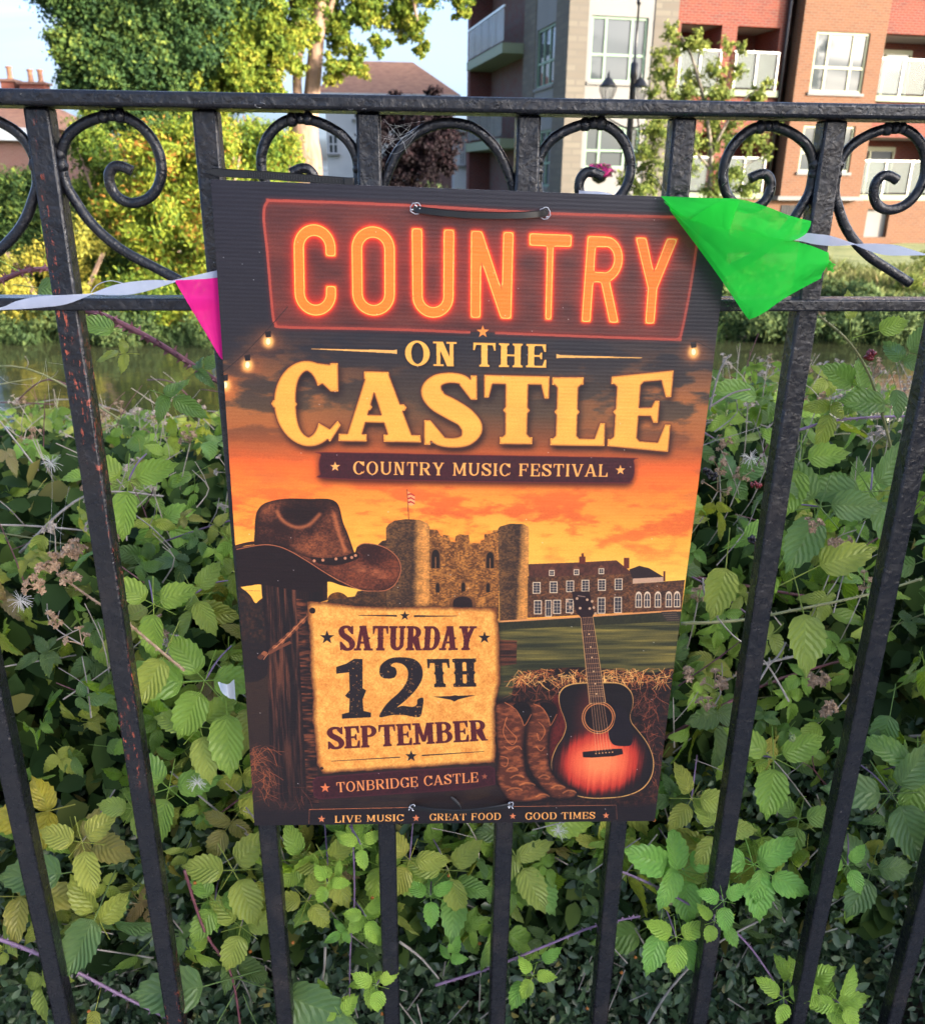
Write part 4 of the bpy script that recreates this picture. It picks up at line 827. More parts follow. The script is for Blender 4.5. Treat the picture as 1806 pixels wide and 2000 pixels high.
def grass(name, label, x0, x1, y0, y1, n, h, m, seed):
    r = np.random.RandomState(seed); x = r.uniform(x0, x1, n); y = r.uniform(y0, y1, n); z = np.array([ground_z(a, b) for a, b in zip(x, y)]); hh = h*r.uniform(.5, 1.4, n)*(1+.5*np.sin(x*1.7)*np.sin(y*2.1))
    dx = r.normal(0, .35, n)*hh; dy = r.normal(0, .35, n)*hh; w_ = .014*r.uniform(.6, 1.6, n); a = r.uniform(0, 3.14, n)
    b0 = np.c_[x-w_*np.cos(a), y-w_*np.sin(a), z-.02]; b1 = np.c_[x+w_*np.cos(a), y+w_*np.sin(a), z-.02]; tp = np.c_[x+dx, y+dy, z+hh]
    md = (b0+b1)/2*.5+tp*.5+np.c_[-dx*.25, -dy*.25, hh*.12]; m0 = md-(b1-b0)*.4; m1 = md+(b1-b0)*.4
    v = np.stack([b0, b1, m1, tp, m0], 1).reshape(-1, 3); f = np.arange(n*5).reshape(n, 5)
    o = np_mesh(name, v, f, m, None, np.repeat(np.clip(r.normal(.5, .22, n)+.12*np.sin(x*.9+y), 0, 1), 5)); return tag(o, label, kind='stuff')
grass('grass', 'long rough grass on the far bank', -9, 16, 13.4, 20, 42000, .24, M_F_GR, 31)
grass('reeds', 'brown reeds and roots at the far water edge', -9, 16, 12.7, 13.7, 15000, .42, M_F_DK, 32)

# ------------------------------------------------ trees
def tree(label, name, blobs, dens, size, m, trunks, seed, asp=.6, clusters=60, shell=.4, droop=.3, base=None, bark=None, fluff=0):
    r = np.random.RandomState(seed); t = thing(name, base, label, 'tree'); crown('crown', blobs, dens, size, m, t, r, asp, shell, droop, clusters=clusters, fluff=fluff)
    for pts, rad in trunks: trunk('trunk' if rad[0] > .2 else 'limb', pts, rad, t, bark)
    return t
def bl(px, py, Y, r, tb=0, sx=1., sz=1.): p = at(px, py, Y); return (p.x, p.y, p.z, r*sx, r, r*sz, tb)
Y1 = 20.5
b1 = [bl(x, y, Y1+q, r, t) for x, y, q, r, t in ((230, 60, 0, 1.5, 0), (200, 120, -.4, 1.0, .05), (300, 30, .3, 1.6, -.05), (330, 110, .4, 1.4, -.1), (265, 130, -.3, 1.2, .0), (240, -60, 0, 1.6, 0), (340, -60, .6, 1.7, -.05), (190, 165, -.3, .7, .1), (420, 20, 1.2, 1.4, -.15), (410, 130, 1.2, 1.2, -.15), (330, 190, 0, 1.1, -.1), (250, 200, 0, 1.0, 0), (280, -180, .5, 1.8, 0), (155, 110, -.2, .45, .1), (170, 20, 0, .5, .1))]
q = at(290, 200, Y1); tree('dark green ivy-smothered tree standing left of the pale trunk', 'ivy_clad_tree', b1, 1500, .085, M_F_IVY, [([(q.x, Y1, -.9), (q.x+.1, Y1, 3), (q.x-.1, Y1, 6.5)], (.35, .15))], 41, base=(q.x, Y1, -.85), clusters=40, fluff=7)
Y2 = 22.0
b2 = [bl(x, y, Y2+q, r, t) for x, y, q, r, t in ((450, 40, -1, .9, -.05), (420, 110, -1.2, .7, .05), (500, 10, -.5, .9, 0), (510, 90, -1.2, .7, .1), (470, 150, -1.4, .7, .1), (410, 170, -1.5, .6, .15), (560, 30, -.3, .8, 0), (560, 110, -.9, .5, .05), (520, 160, -1.2, .5, .1), (640, 20, .2, .6, .05), (660, 80, .1, .45, .1), (690, 120, -.2, .42, .1), (650, 130, -.4, .35, .1), (600, -40, .0, 1.2, 0), (730, 10, .3, .5, .05), (780, 30, .4, .55, .1), (810, 60, .3, .38, .1), (826, 95, .3, .22, .1), (740, 90, -.1, .28, .1), (700, 30, .1, .35, 0), (500, -70, .3, 1.3, 0), (720, -70, .4, 1.1, 0), (840, -40, .6, .9, .05), (900, 5, .6, .33, .1), (895, 30, .6, .16, .1), (380, 60, -.6, .8, -.1), (430, 200, -1.4, .6, .1), (540, 190, -1.3, .4, .1), (370, 150, -1, .6, 0))]
P2 = lambda x, y, d=0: at(x, y, Y2+d)
tb_ = P2(597, 400); tree('tall tree with pale stout trunk and yellow-green hanging leaves', 'lime_tree', b2, 1050, .09, M_F_LIME,
     [([(tb_.x, Y2, -.9), P2(598, 330), P2(592, 270), P2(594, 215)], (.42, .33)), ([P2(604, 240), P2(612, 150), P2(620, 60), P2(628, -60), P2(640, -200)], (.2, .13)), ([P2(585, 240), P2(580, 160), P2(583, 90), P2(570, -10)], (.12, .08)), ([P2(586, 240), P2(545, 170), P2(530, 90), P2(500, 0)], (.14, .06)), ([P2(615, 90), P2(640, 30), P2(660, -40)], (.1, .05)), ([P2(582, 230), P2(520, 165), P2(490, 150)], (.1, .05)), ([P2(625, 0), P2(700, -40), P2(790, -30), P2(815, 40)], (.08, .03))], 42, base=(tb_.x, Y2, -.8), clusters=22, droop=.9, shell=.15, fluff=5, bark=noisy('pale_bark', (.15, .10, .07), (.33, .21, .14), 5, .9, .9, .03, sc=(1.5, 1.5, .3)))
Y3 = 24.0
b3 = [bl(x, y, Y3, r, t) for x, y, r, t in ((795, 225, .7, 0), (830, 250, .8, 0), (770, 290, .9, 0), (840, 320, 1.0, .1), (790, 360, .9, 0), (870, 300, .5, .1), (750, 240, .4, .1), (845, 195, .35, .2), (770, 200, .3, .1))]
q = at(800, 380, Y3); tree('small dark purple-leaved tree in front of the white house', 'purple_tree', b3, 620, .09, M_F_PUR, [([(q.x, Y3, -.9), (q.x, Y3, 1.2), (q.x, Y3, 2.2)], (.12, .05))], 43, base=(q.x, Y3, -.85), clusters=30, fluff=5)
Y4 = 19.0
b4 = [bl(x, y, Y4+q, r, t) for x, y, q, r, t in ((1310, 60, 0, .22, .2), (1330, 90, 0, .28, .1), (1290, 110, 0, .25, .1), (1370, 80, 0, .25, .15), (1420, 85, 0, .2, .2), (1450, 95, 0, .14, .2), (1300, 150, 0, .32, 0), (1350, 160, .2, .3, .05), (1400, 140, 0, .3, .1), (1440, 140, 0, .2, .1), (1275, 190, 0, .25, .05), (1330, 200, 0, .4, 0), (1400, 200, 0, .4, 0), (1480, 180, 0, .2, .15), (1500, 165, 0, .14, .2), (1470, 200, 0, .22, .1), (1280, 250, 0, .4, 0), (1340, 260, .2, .5, -.05), (1410, 260, .2, .5, -.05), (1470, 270, 0, .35, 0), (1500, 300, 0, .2, .1), (1270, 310, 0, .45, -.05), (1330, 320, 0, .4, -.1), (1420, 330, 0, .4, -.1), (1460, 360, 0, .35, -.05), (1250, 360, 0, .4, -.05), (1310, 370, 0, .35, -.1), (1215, 350, 0, .2, 0), (1520, 250, 0, .12, .1), (1400, 385, 0, .4, -.1))]
P4 = lambda x, y: at(x, y, Y4)
q = P4(1390, 470); tree('young light green tree with thin stem in front of the flats', 'young_tree', b4, 560, .075, M_F_SAP,
     [([(q.x, Y4, -.9), P4(1385, 380), P4(1388, 300), P4(1375, 200), P4(1350, 110), P4(1330, 70)], (.07, .015)), ([P4(1388, 300), P4(1430, 220), P4(1470, 180), P4(1500, 165)], (.035, .01)), ([P4(1386, 330), P4(1330, 260), P4(1290, 190), P4(1280, 150)], (.035, .01)), ([P4(1380, 240), P4(1420, 150), P4(1450, 95)], (.02, .008)), ([P4(1386, 370), P4(1440, 330), P4(1500, 300)], (.03, .01))], 44, base=(q.x, Y4, -.85), clusters=14, shell=.1, droop=.5, bark=noisy('grey_bark', (.09, .075, .06), (.2, .17, .13), 12, .9))

# ------------------------------------------------ buildings
def mbrick(name, c0, c1, c2, mortar, sc=1.0):
    m = mat(name, c0, .9, .2); g = G(m); tcn = g.n('ShaderNodeTexCoord'); b = g.n('ShaderNodeTexBrick'); g.l(tcn.outputs['UV'], b.inputs['Vector'])
    b.inputs['Scale'].default_value = 1; b.inputs['Brick Width'].default_value = .225*sc; b.inputs['Row Height'].default_value = .075*sc; b.inputs['Mortar Size'].default_value = .013*sc; b.inputs['Color1'].default_value = (*c0, 1); b.inputs['Color2'].default_value = (*c1, 1); b.inputs['Mortar'].default_value = (*mortar, 1); b.inputs['Bias'].default_value = -.1
    n = g.noise(g.coord('Object', (1, 1, 2.5)), 2.2, 5); c = g.mix(g.ramp(n, [(.35, BW(0)), (.7, BW(.6))]), b.outputs['Color'], c2); g.col(c); g.bump(b.outputs['Fac'], -.4, .01); return m
M_BR_RED = mbrick('red_brick', (0.158, 0.033, 0.023), (0.106, 0.023, 0.018), (0.185, 0.058, 0.035), (0.132, 0.088, 0.075)); M_BR_OR = mbrick('orange_brick', (0.155, 0.066, 0.035), (0.120, 0.047, 0.025), (0.162, 0.084, 0.047), (0.141, 0.102, 0.074))
M_BR_DK = mbrick('dark_red_brick', (.13, .035, .032), (.08, .025, .026), (.14, .045, .04), (.12, .09, .08)); M_STONE = mbrick('ragstone', (0.146, 0.131, 0.106), (0.106, 0.092, 0.077), (0.128, 0.113, 0.095), (0.113, 0.103, 0.087), 2.6)
M_REND = noisy('white_render', (0.166, 0.163, 0.156), (0.190, 0.186, 0.179), .8, .85); M_FRAME = mat('sage_frames', (.16, .25, .17), .5); M_FRAME2 = mat('cream_frames', (.30, .31, .19), .5); M_SLAB = mat('pale_green_fascia', (0.176, 0.210, 0.130), .6); M_SOFFIT = mat('grey_soffit', (.30, .28, .27), .8)
M_GLASS = mat('window_glass', (.05, .06, .065), .03, .5, IOR=1.5); M_CURT = noisy('net_curtain', (0.106, 0.106, 0.103), (0.190, 0.190, 0.182), 30, .9, sc=(1, 1, .05)); M_BAL = mat('balcony_glass', (0.236, 0.270, 0.254),   .12, .35); M_BAL.node_tree.nodes['Principled BSDF'].inputs['Alpha'].default_value = .32
M_METAL = mat('brushed_metal', (.55, .56, .52), .3, metal=.8); M_DARK = mat('flat_dark', (.03, .03, .032), .8); M_BLACK = mat('black_cast_iron', (.012, .012, .014), .35)  # flat dark: painted shade for hole and vent, own colour of the scrap
K = at(1096, 354, 28.0); K.z = 0
D1 = V((.99, .139, 0)).normalized(); D2 = V((-.139, .99, 0)); N1 = V((.139, -.99, 0)).normalized(); N2 = -D1; D2 = -N1
def f1(px, py): p = on_plane(px, py, K, N1); return ((p-K).dot(D1), p.z)
def f2(px, py): p = on_plane(px, py, K, N2); return ((p-K).dot(D2), p.z)
class Fac:                                        # a facade: s along, z up, d out of the wall
    def __init__(s, o, D, Nn): s.o = o; s.D = D; s.N = Nn
    def p(s, a, z, d=0.): return s.o+s.D*a+s.N*d+V((0, 0, z))
    def slab(s, mb, a0, a1, z0, z1, d0, d1):
        vs = [s.p(a, z, d) for a in (a0, a1) for d in (d0, d1) for z in (z0, z1)]
        return mb.add(vs, [(0, 1, 3, 2), (4, 6, 7, 5), (0, 4, 5, 1), (2, 3, 7, 6), (0, 2, 6, 4), (1, 5, 7, 3)])
    def build(s, name, mb, m, parent, **k):
        o = mb.build(name, m, parent, **k); me = o.data; uv = me.uv_layers.new(name='UVMap')
        for pl in me.polygons:
            for li in pl.loop_indices:
                c = me.vertices[me.loops[li].vertex_index].co-s.o; n = pl.normal; side = abs(n.dot(s.D)) > .7
                uv.data[li].uv = (c.dot(s.N)+.11 if side else c.dot(s.D), c.dot(s.N) if abs(n.z) > .7 else c.z)
        return o
    def wall(s, name, a0, a1, z0, z1, holes, m, parent, d=0., th=.3):
        A = sorted({a0, a1}|{min(max(h[i], a0), a1) for h in holes for i in (0, 1)}); Z = sorted({z0, z1}|{min(max(h[i], z0), z1) for h in holes for i in (2, 3)}); mb = MB()
        for i in range(len(A)-1):
            j = 0
            while j < len(Z)-1:
                def hole(k): ca, cz = (A[i]+A[i+1])/2, (Z[k]+Z[k+1])/2; return any(h[0] < ca < h[1] and h[2] < cz < h[3] for h in holes)
                if hole(j): j += 1; continue
                k = j
                while k+1 < len(Z)-1 and not hole(k+1): k += 1
                s.slab(mb, A[i], A[i+1], Z[j], Z[k+1], d-th, d); j = k+1
        return s.build(name, mb, m, parent)
    def window(s, a0, a1, z0, z1, d, parent, fm, cols=(.3, .7), rows=(.42,), lab=None, back=None, t=.07):
        mb = MB(); e = .002
        for b in ((a0+e, a1-e, z0+e, z0+t), (a0+e, a1-e, z1-t, z1-e), (a0+e, a0+t, z0+t, z1-t), (a1-t, a1-e, z0+t, z1-t)): s.slab(mb, *b, d-.12, d-.03)
        xs_ = [a0+t]+[a0+(a1-a0)*c for c in cols]+[a1-t]; zs = [z0+t]+[z0+(z1-z0)*r for r in rows]+[z1-t]
        for x in xs_[1:-1]: s.slab(mb, x-t*.55, x+t*.55, z0+t, z1-t, d-.115, d-.035)
        for z in zs[1:-1]:
            for i in range(len(xs_)-1): s.slab(mb, xs_[i]+(t*.55 if i else 0), xs_[i+1]-(t*.55 if i < len(xs_)-2 else 0), z-t*.5, z+t*.5, d-.11, d-.04)
        wd = mb.build('window', fm, parent)
        for i in range(len(xs_)-1):
            for j in range(len(zs)-1):
                q = MB(); s.slab(q, xs_[i], xs_[i+1], zs[j], zs[j+1], d-.085, d-.075); o = q.build('pane', M_GLASS); o.parent = wd
        q = MB(); s.slab(q, a0-.06, a1+.06, z0-.09, z0-.002, d-.1, d+.08); so_ = q.build('sill', M_REND); so_.parent = wd
        if back: q = MB(); s.slab(q, a0, a1, z0, z1, d-.24, d-.2); q.build('curtain', back, parent)
        return wd
flats = thing('apartment_building', K+V((0, 0, -.9)), 'block of flats in red and orange brick with a stone and white corner tower', 'building')
FA = Fac(K, D1, N1); FB = Fac(K, D2, N2)
ZT = 11.5; ZB = -.9
def r1(x0, x1, y0, y1, xm=None): a0, _ = f1(x0, (y0+y1)/2); a1, _ = f1(x1, (y0+y1)/2); xm = (x0+x1)/2; return a0, a1, f1(xm, y1)[1], f1(xm, y0)[1]
A = lambda px, py=100: f1(px, py)[0]
ws = r1(1153, 1263, 31, 160); ws2 = r1(1145, 1250, 246, 328); H_ = 3.05
wl = [ws, (ws[0], ws[1], ws2[2], ws2[3]), (ws[0], ws[1], ws[2]+H_, ws[3]+H_)]
FA.wall('wall', 0, A(1146), ZB, ZT, [], M_STONE, flats); FA.wall('wall', A(1146), A(1274), ZB, ZT, wl, M_REND, flats, -.03); FA.wall('wall', A(1274), A(1319), ZB, ZT, [], M_STONE, flats)
for h in wl: FA.window(*h, -.05, flats, M_FRAME, (.27, .73), (.42,), back=M_CURT)
plb = MB(); FA.slab(plb, -.05, A(1319), ZB, .25, 0, .07); FA.build('plinth', plb, M_REND, flats)
# red brick with recessed balconies
R0, R1_ = A(1319), A(1540); z0b, z1b = r1(1329, 1409, 45, 172)[2:]; rec = [(A(1329), A(1409)), (A(1439), A(1522))]
rows_ = [z0b+H_*k for k in (-1, 0, 1)]; hb = z1b-z0b
holes = [(a, b, z, z+hb) for a, b in rec for z in rows_]
FA.wall('wall', R0, R1_, ZB, ZT, holes, M_BR_RED, flats, -.12)
def balcony(fa, a0, a1, z, h, d, depth, wm, parent, win=True, lab=None):
    b = MB(); fa.slab(b, a0-.12, a1+.12, z-.18, z, d-.28, d+.14); fs = fa.build('balcony', b, M_SLAB, parent)
    def sub(name, mb, m): o = mb.build(name, m); o.parent = fs; return o
    q = MB(); fa.slab(q, a0, a1, z, z+h, d-depth-.2, d-depth); o = fa.build('recess_wall', q, wm, None); o.parent = fs
    for sa, sb in ((a0-.15, a0), (a1, a1+.15)): q = MB(); fa.slab(q, sa, sb, z, z+h, d-depth, d-.301); o = fa.build('side_wall', q, wm, None); o.parent = fs
    q = MB(); fa.slab(q, a0-.15, a1+.15, z+h, z+h+.1, d-depth, d-.301); sub('soffit', q, M_SOFFIT); q = MB(); fa.slab(q, a0, a1, z-.1, z, d-depth, d-.301); sub('balcony_floor', q, M_SOFFIT)
    w_ = (a1-a0)
    q = MB(); m0, m1 = a0+w_*.12, a0+w_*.62
    for x0, x1, zz0, zz1 in ((m0, m0+.08, z, z+h*.88), (m1-.08, m1, z, z+h*.88), (m0+.08, m1-.08, z+h*.8, z+h*.88), ((m0+m1)/2-.04, (m0+m1)/2+.04, z, z+h*.8)): fa.slab(q, x0, x1, zz0, zz1, d-depth+.001, d-depth+.08)
    sub('patio_door', q, M_FRAME2); q = MB(); fa.slab(q, m0+.08, m1-.08, z, z+h*.8, d-depth+.01, d-depth+.03); sub('door_glass', q, M_GLASS)
    n = max(2, round(w_/.95)); gh = 1.05
    for i in range(n):
        q = MB(); fa.slab(q, a0+w_*i/n+.025, a0+w_*(i+1)/n-.025, z+.06, z+gh, d+.07, d+.085); sub('glass_panel', q, M_BAL)
    q = MB(); fa.slab(q, a0-.05, a1+.05, z+gh, z+gh+.045, d+.055, d+.1); sub('handrail', q, M_METAL)
    for i in range(n+1): q = MB(); x = a0+w_*i/n; fa.slab(q, x-.02, x+.02, z, z+gh, d+.088, d+.125); sub('baluster', q, M_METAL)
for a, b in rec:
    for z in rows_: balcony(FA, a, b, z, hb, -.12, 1.5, M_BR_RED, flats)
# orange bay
B0, B1_ = A(1549), A(1712); wz = r1(1575, 1678, 65, 183); wz2 = r1(1552, 1655, 246, 336); wz3 = (wz[0], wz[1], wz[2]+H_, wz[3]+H_); hs_ = [wz, (wz[0], wz[1], wz2[2], wz2[3]), wz3]
zpl = f1(1600, 383)[1]
FA.wall('wall', B0, B1_, zpl, ZT, hs_, M_BR_OR, flats, .35, .5); FA.wall('wall', R0+.01, B1_+.4, ZB, zpl-.12, [], M_BR_OR, flats, .1, .4)
q = MB(); FA.slab(q, B0-.1, B1_+.1, zpl-.12, zpl, -.1, .42); FA.build('ledge', q, M_REND, flats)
for h in hs_: FA.window(*h, .33, flats, M_FRAME2, (.27, .73), (.42,), back=M_CURT if h is not wz else None)
q = MB(); gz = r1(1520, 1566, 400, 424); FA.slab(q, gz[0], gz[1], gz[2], gz[3], .101, .115); vg = q.build('vent_dark_panel', M_DARK, flats)  # solid dark panel on the wall, painted shade behind the grille
for i in range(9): q = MB(); x = gz[0]+(gz[1]-gz[0])*(i+.5)/9; FA.slab(q, x-.012, x+.012, gz[2], gz[3], .116, .135); o = q.build('grille_bar', M_BLACK); o.parent = vg
# right hand red brick with balconies
C0_, C1_ = B1_+.02, A(2000); rr_ = (A(1714), A(1925)); FA.wall('wall', C0_, C1_, f1(1750, 372)[1]-.2, ZT, [(rr_[0]+.05, rr_[1], z-.02, z+hb) for z in rows_], M_BR_RED, flats, -.12)
for z in rows_: balcony(FA, rr_[0]+.05, rr_[1], z-.02, hb, -.12, 1.6, M_BR_RED, flats)
FA.wall('wall', B1_+.4, C1_, ZB, f1(1750, 372)[1]-.2, [r1(1690, 1734, 408, 463)], M_BR_OR, flats, .0, .3)
dz = r1(1690, 1734, 408, 463); q = MB(); FA.slab(q, dz[0]+.01, dz[1]-.01, dz[2], dz[3], -.22, -.16); q.build('garage_door', M_REND, flats)
for px in (1533, 1552): q = MB(); x = A(px); q.tube([FA.p(x, ZB, -.02 if px < 1540 else .0), FA.p(x, ZT, -.02 if px < 1540 else .0)], .055, 8); q.build('downpipe', M_BLACK, flats, smooth=True) if px < 1540 else None
# side facade
S = lambda px, py=100: f2(px, py)[0]
sw = (S(1081), S(1046), f2(1063, 168)[1], f2(1063, 52)[1]); sws = [sw, (sw[0], sw[1], sw[2]+H_, sw[3]+H_), (sw[0], sw[1], sw[2]-H_, sw[3]-H_)]
FB.wall('wall', .3, S(1083), ZB, ZT, [], M_STONE, flats); FB.wall('wall', S(1083), S(1044), ZB, ZT, sws, M_REND, flats, -.03); FB.wall('wall', S(1044), S(1022), ZB, ZT, [], M_STONE, flats)
for h in sws: FB.window(*h, -.05, flats, M_FRAME, (.33, .66), (.42,), back=M_CURT)
SB0, SB1 = S(1022), S(946); FB.wall('wall', SB0, SB1, ZB, ZT, [], M_BR_DK, flats, -.6)
FB.wall('wall', SB1, SB1+.5, ZB, ZT, [], M_BR_DK, flats, .6, 1.5)
for k in (-1, 0, 1, 2):
    z = f2(1000, 95)[1]+H_*(k-.0); q = MB(); FB.slab(q, SB0+.05, SB1-.05, z-.32, z, -.6, .75); fs = FB.build('balcony', q, M_SLAB, flats)
    for i in range(5): q = MB(); a = SB0+.1+(SB1-SB0-.2)*i/5; FB.slab(q, a+.03, a+(SB1-SB0-.2)/5-.03, z+.08, z+1.1, .68, .70); o = q.build('glass_panel', M_BAL); o.parent = fs
    q = MB(); FB.slab(q, SB0+.05, SB1-.05, z+1.1, z+1.15, .66, .72); o = q.build('handrail', M_METAL); o.parent = fs
    FB.window(SB0+(SB1-SB0)*.2, SB0+(SB1-SB0)*.8, z+.02, z+2.2, -.45, flats, M_FRAME, (.33, .66), (), t=.09)
q = MB(); FA.slab(q, -.1, C1_, ZT, ZT+.3, -12, .3); q.build('roof', M_SOFFIT, flats); q = MB(); FA.slab(q, .31, C1_, ZB, ZT, -12, -2.4); q.build('rear_mass', M_BR_DK, flats)

# houses across the river
M_TILE = noisy('clay_tiles', (.22, .10, .06), (.36, .18, .10), 3, .85, .5, .03, sc=(1, 1, 3)); M_PINK_BR = mbrick('pinkish_brick', (0.189, 0.090, 0.076), (0.153, 0.068, 0.058), (0.207, 0.108, 0.090), (0.180, 0.135, 0.121)); M_WR = noisy('white_walls', (.46, .47, .49), (.54, .55, .56), 1, .85)
def gable_house(name, label, x0, x1, Y, dep, zb, ze, zr, wallm, hip=1.6, ov=.35, ridge=None):
    c = ((x0+x1)/2, Y, zb); t = thing(name, c, label, 'house'); q = MB(); q.box(((x0+x1)/2, Y+dep/2, (zb+ze)/2), x1-x0, dep, ze-zb); fw = Fac(V((x0, Y, 0)), V((1, 0, 0)), V((0, -1, 0))); fw.build('wall', q, wallm, t)
    r0, r1__ = ridge or (x0+hip, x1-hip); a, b, y0, y1 = x0-ov, x1+ov, Y-ov, Y+dep+ov; ym = Y+dep/2
    q = MB(); q.add([(a, y0, ze), (b, y0, ze), (b, y1, ze), (a, y1, ze), (r0, ym, zr), (r1__, ym, zr)], [(0, 1, 5, 4), (1, 2, 5), (2, 3, 4, 5), (3, 0, 4), (3, 2, 1, 0)]); q.build('roof', M_TILE, t)
    q = MB(); q.box(((a+b)/2, y0-.05, ze-.08), b-a, .12, .16); q.build('gutter', M_WR, t); return t, fw
Yh = 45; x0 = at(636, 230, Yh).x; x1 = at(884, 230, Yh).x; ze = at(760, 184, Yh).z; zr = at(760, 120, Yh+4).z
hh, fw = gable_house('house', 'white house with an orange hipped tile roof beyond the big trunk', x0, x1, Yh, 8, -.9, ze, zr, M_WR, ridge=(at(662, 140, 49).x, at(806, 140, 49).x))
q = MB(); q.box((at(850, 300, Yh).x, Yh-.3, (ze-.9)/2-.3), at(888, 300, Yh).x-at(822, 300, Yh).x, .5, ze+.2); Fac(V((x0, Yh, 0)), V((1, 0, 0)), V((0, -1, 0))).build('brick_bay', q, M_PINK_BR, hh)
def hwin(fw, px0, px1, py0, py1, par, d=0.):
    a = at(px0, py1, fw.o.y-d); b = at(px1, py0, fw.o.y-d); fw.window(a.x-fw.o.x, b.x-fw.o.x, a.z, b.z, d+.13, par, M_WR, (.5,), (.5,), t=.06)
hwin(fw, 836, 850, 268, 312, hh, .56); hwin(fw, 628+14, 660, 262, 300, hh); hwin(fw, 690, 712, 205, 232, hh)
x0 = at(886, 300, 43).x; x1 = at(960, 300, 43).x; h2, fw = gable_house('house_extension', 'low white building with sash windows beside the flats', x0, x1, 43, 6, -.9, at(910, 250, 43).z, at(910, 236, 45).z, M_WR, ridge=(x0+.8, x1-.8))
hwin(fw, 917, 930, 268, 322, h2); hwin(fw, 896, 908, 270, 322, h2)
Yc = 42; x0 = at(-260, 250, Yc).x; x1 = at(92, 250, Yc).x; h3, fw = gable_house('brick_house', 'old pinkish brick house with white cornice at the far left', x0, x1, Yc, 9, -.9, at(30, 250, Yc).z, at(30, 192, Yc+3.5).z, M_PINK_BR, ridge=(x0+1, x1-1.6))
q = MB(); q.box(((x0+x1)/2, Yc-.25, at(30, 262, Yc).z), x1-x0+.5, .4, at(30, 250, Yc).z-at(30, 275, Yc).z); q.build('cornice', M_WR, h3)
for a, b, y0 in ((10, 32, 160), (46, 92, 166)):
    pa = at(a, 182, Yc+3.5); pb = at(b, y0, Yc+3.5); ch = MB(); zz = pa.z-1.2; ch.box(((pa.x+pb.x)/2, Yc+3.5, (zz+pb.z)/2), pb.x-pa.x, .7, pb.z-zz); o = Fac(V((0, Yc, 0)), V((1, 0, 0)), V((0, -1, 0))).build('chimney', ch, M_BR_RED, h3)
    cap = MB(); cap.box(((pa.x+pb.x)/2, Yc+3.5, pb.z+.05), pb.x-pa.x+.2, .9, .1); c = cap.build('chimney_cap', M_BR_RED); c.parent = o
    for k in range(2 if b-a > 30 else 1):
        po = MB(); po.lathe((pb.x-.25-.45*k, Yc+3.5, pb.z+.1), [(.16, 0), (.12, .1), (.11, .45), (.15, .5), (.15, .56)], 10); c = po.build('chimney_pot', M_TILE, smooth=True); c.parent = o
# hedge and houses seal the horizon between the trees
for i, (xa, xb, yt, Y, lb) in enumerate(((560, 1000, 372, 27, 'dark garden hedge below the white house'), (1100, 1560, 430, 26, 'clipped hedge at the foot of the corner tower'), (-200, 240, 330, 30, 'line of dark hedge below the old brick house'))):
    shrub(lb, xa, xb, yt, Y, 34, .13, M_F_DK, 60+i, -.9, dens=260, cat='hedge', name='hedge', grp='garden hedges beyond the river', rr=(.4, .7), shell=.7)
# street lamp
YL = 19.6; pl = at(1222, 354, YL); lamp = thing('street_lamp', (pl.x, YL, -.85), 'black twin-lantern street lamp in front of the corner tower', 'street lamp')
ztop = at(1228, 4, YL).z; zar = at(1222, 124, YL).z; q = MB(); q.lathe((pl.x, YL, -.85), [(.12, 0), (.12, .5), (.075, .6), (.065, zar+.85-.3), (.085, zar+.85-.25), (.085, zar+.85), (.03, zar+.9), (.022, ztop+.8), (.05, ztop+.82), (.05, ztop+.9), (.0, ztop+.98)], 12); q.build('post', M_BLACK, lamp, smooth=True)
zl = at(1187, 196, YL).z; hl = at(1187, 150, YL).z-zl
for sx_, px in ((-1, 1187), (1, 1249)):
    xl = at(px, 170, YL).x
    q = MB(); q.tube(spline([(pl.x, YL, zl-.55), (pl.x+sx_*.18, YL, zl-.5), (xl, YL, zl-.3), (xl, YL, zl-.02)], 5), .018, 8); q.build('arm', M_BLACK, lamp, smooth=True)
    q = MB(); q.lathe((xl, YL, zl), [(.05, -.04), (.11, 0), (.12, .02)], 12); fr0 = q.build('lantern', M_BLACK, lamp, smooth=True)
    q = MB(); q.lathe((xl, YL, zl), [(.10, .02), (.18, hl*.45), (.17, hl*.6)], 8); o = q.build('lantern_glass', M_BAL); o.parent = fr0
    q = MB(); q.lathe((xl, YL, zl), [(.19, hl*.6), (.16, hl*.68), (.09, hl*.9), (.03, hl*1.0), (.035, hl*1.06), (.0, hl*1.3)], 12); o = q.build('lantern_cap', M_BLACK, smooth=True); o.parent = fr0
    for k in range(6):
        q = MB(); a = k*math.pi/3; q.tube([(xl+math.cos(a)*.105, YL+math.sin(a)*.105, zl+.02), (xl+math.cos(a)*.185, YL+math.sin(a)*.185, zl+hl*.45), (xl+math.cos(a)*.18, YL+math.sin(a)*.18, zl+hl*.61)], .008, 5); o = q.build('glazing_bar', M_BLACK); o.parent = fr0
pb = at(1170, 340, YL-.1); hbk = thing('hanging_basket', pb, 'hanging basket of magenta flowers on the lamp post', 'flower basket')
q = MB(); q.lathe(pb, [(.02, -.2), (.14, -.14), (.2, 0), (.2, .03)], 14); q.build('basket', M_BLACK, hbk, smooth=True); q = MB(); q.tube([pb+V((0, 0, .45)), (pl.x, YL, pb.z+.45)], .012, 6); q.tube([pb, pb+V((0, 0, .45))], .006, 5); q.build('bracket', M_BLACK, hbk)
M_FLW = lf('magenta_petals', [(0, (.06, .12, .04)), (.35, (.12, .16, .05)), (.45, (.45, .02, .2)), (1, (.6, .06, .3))], .3)
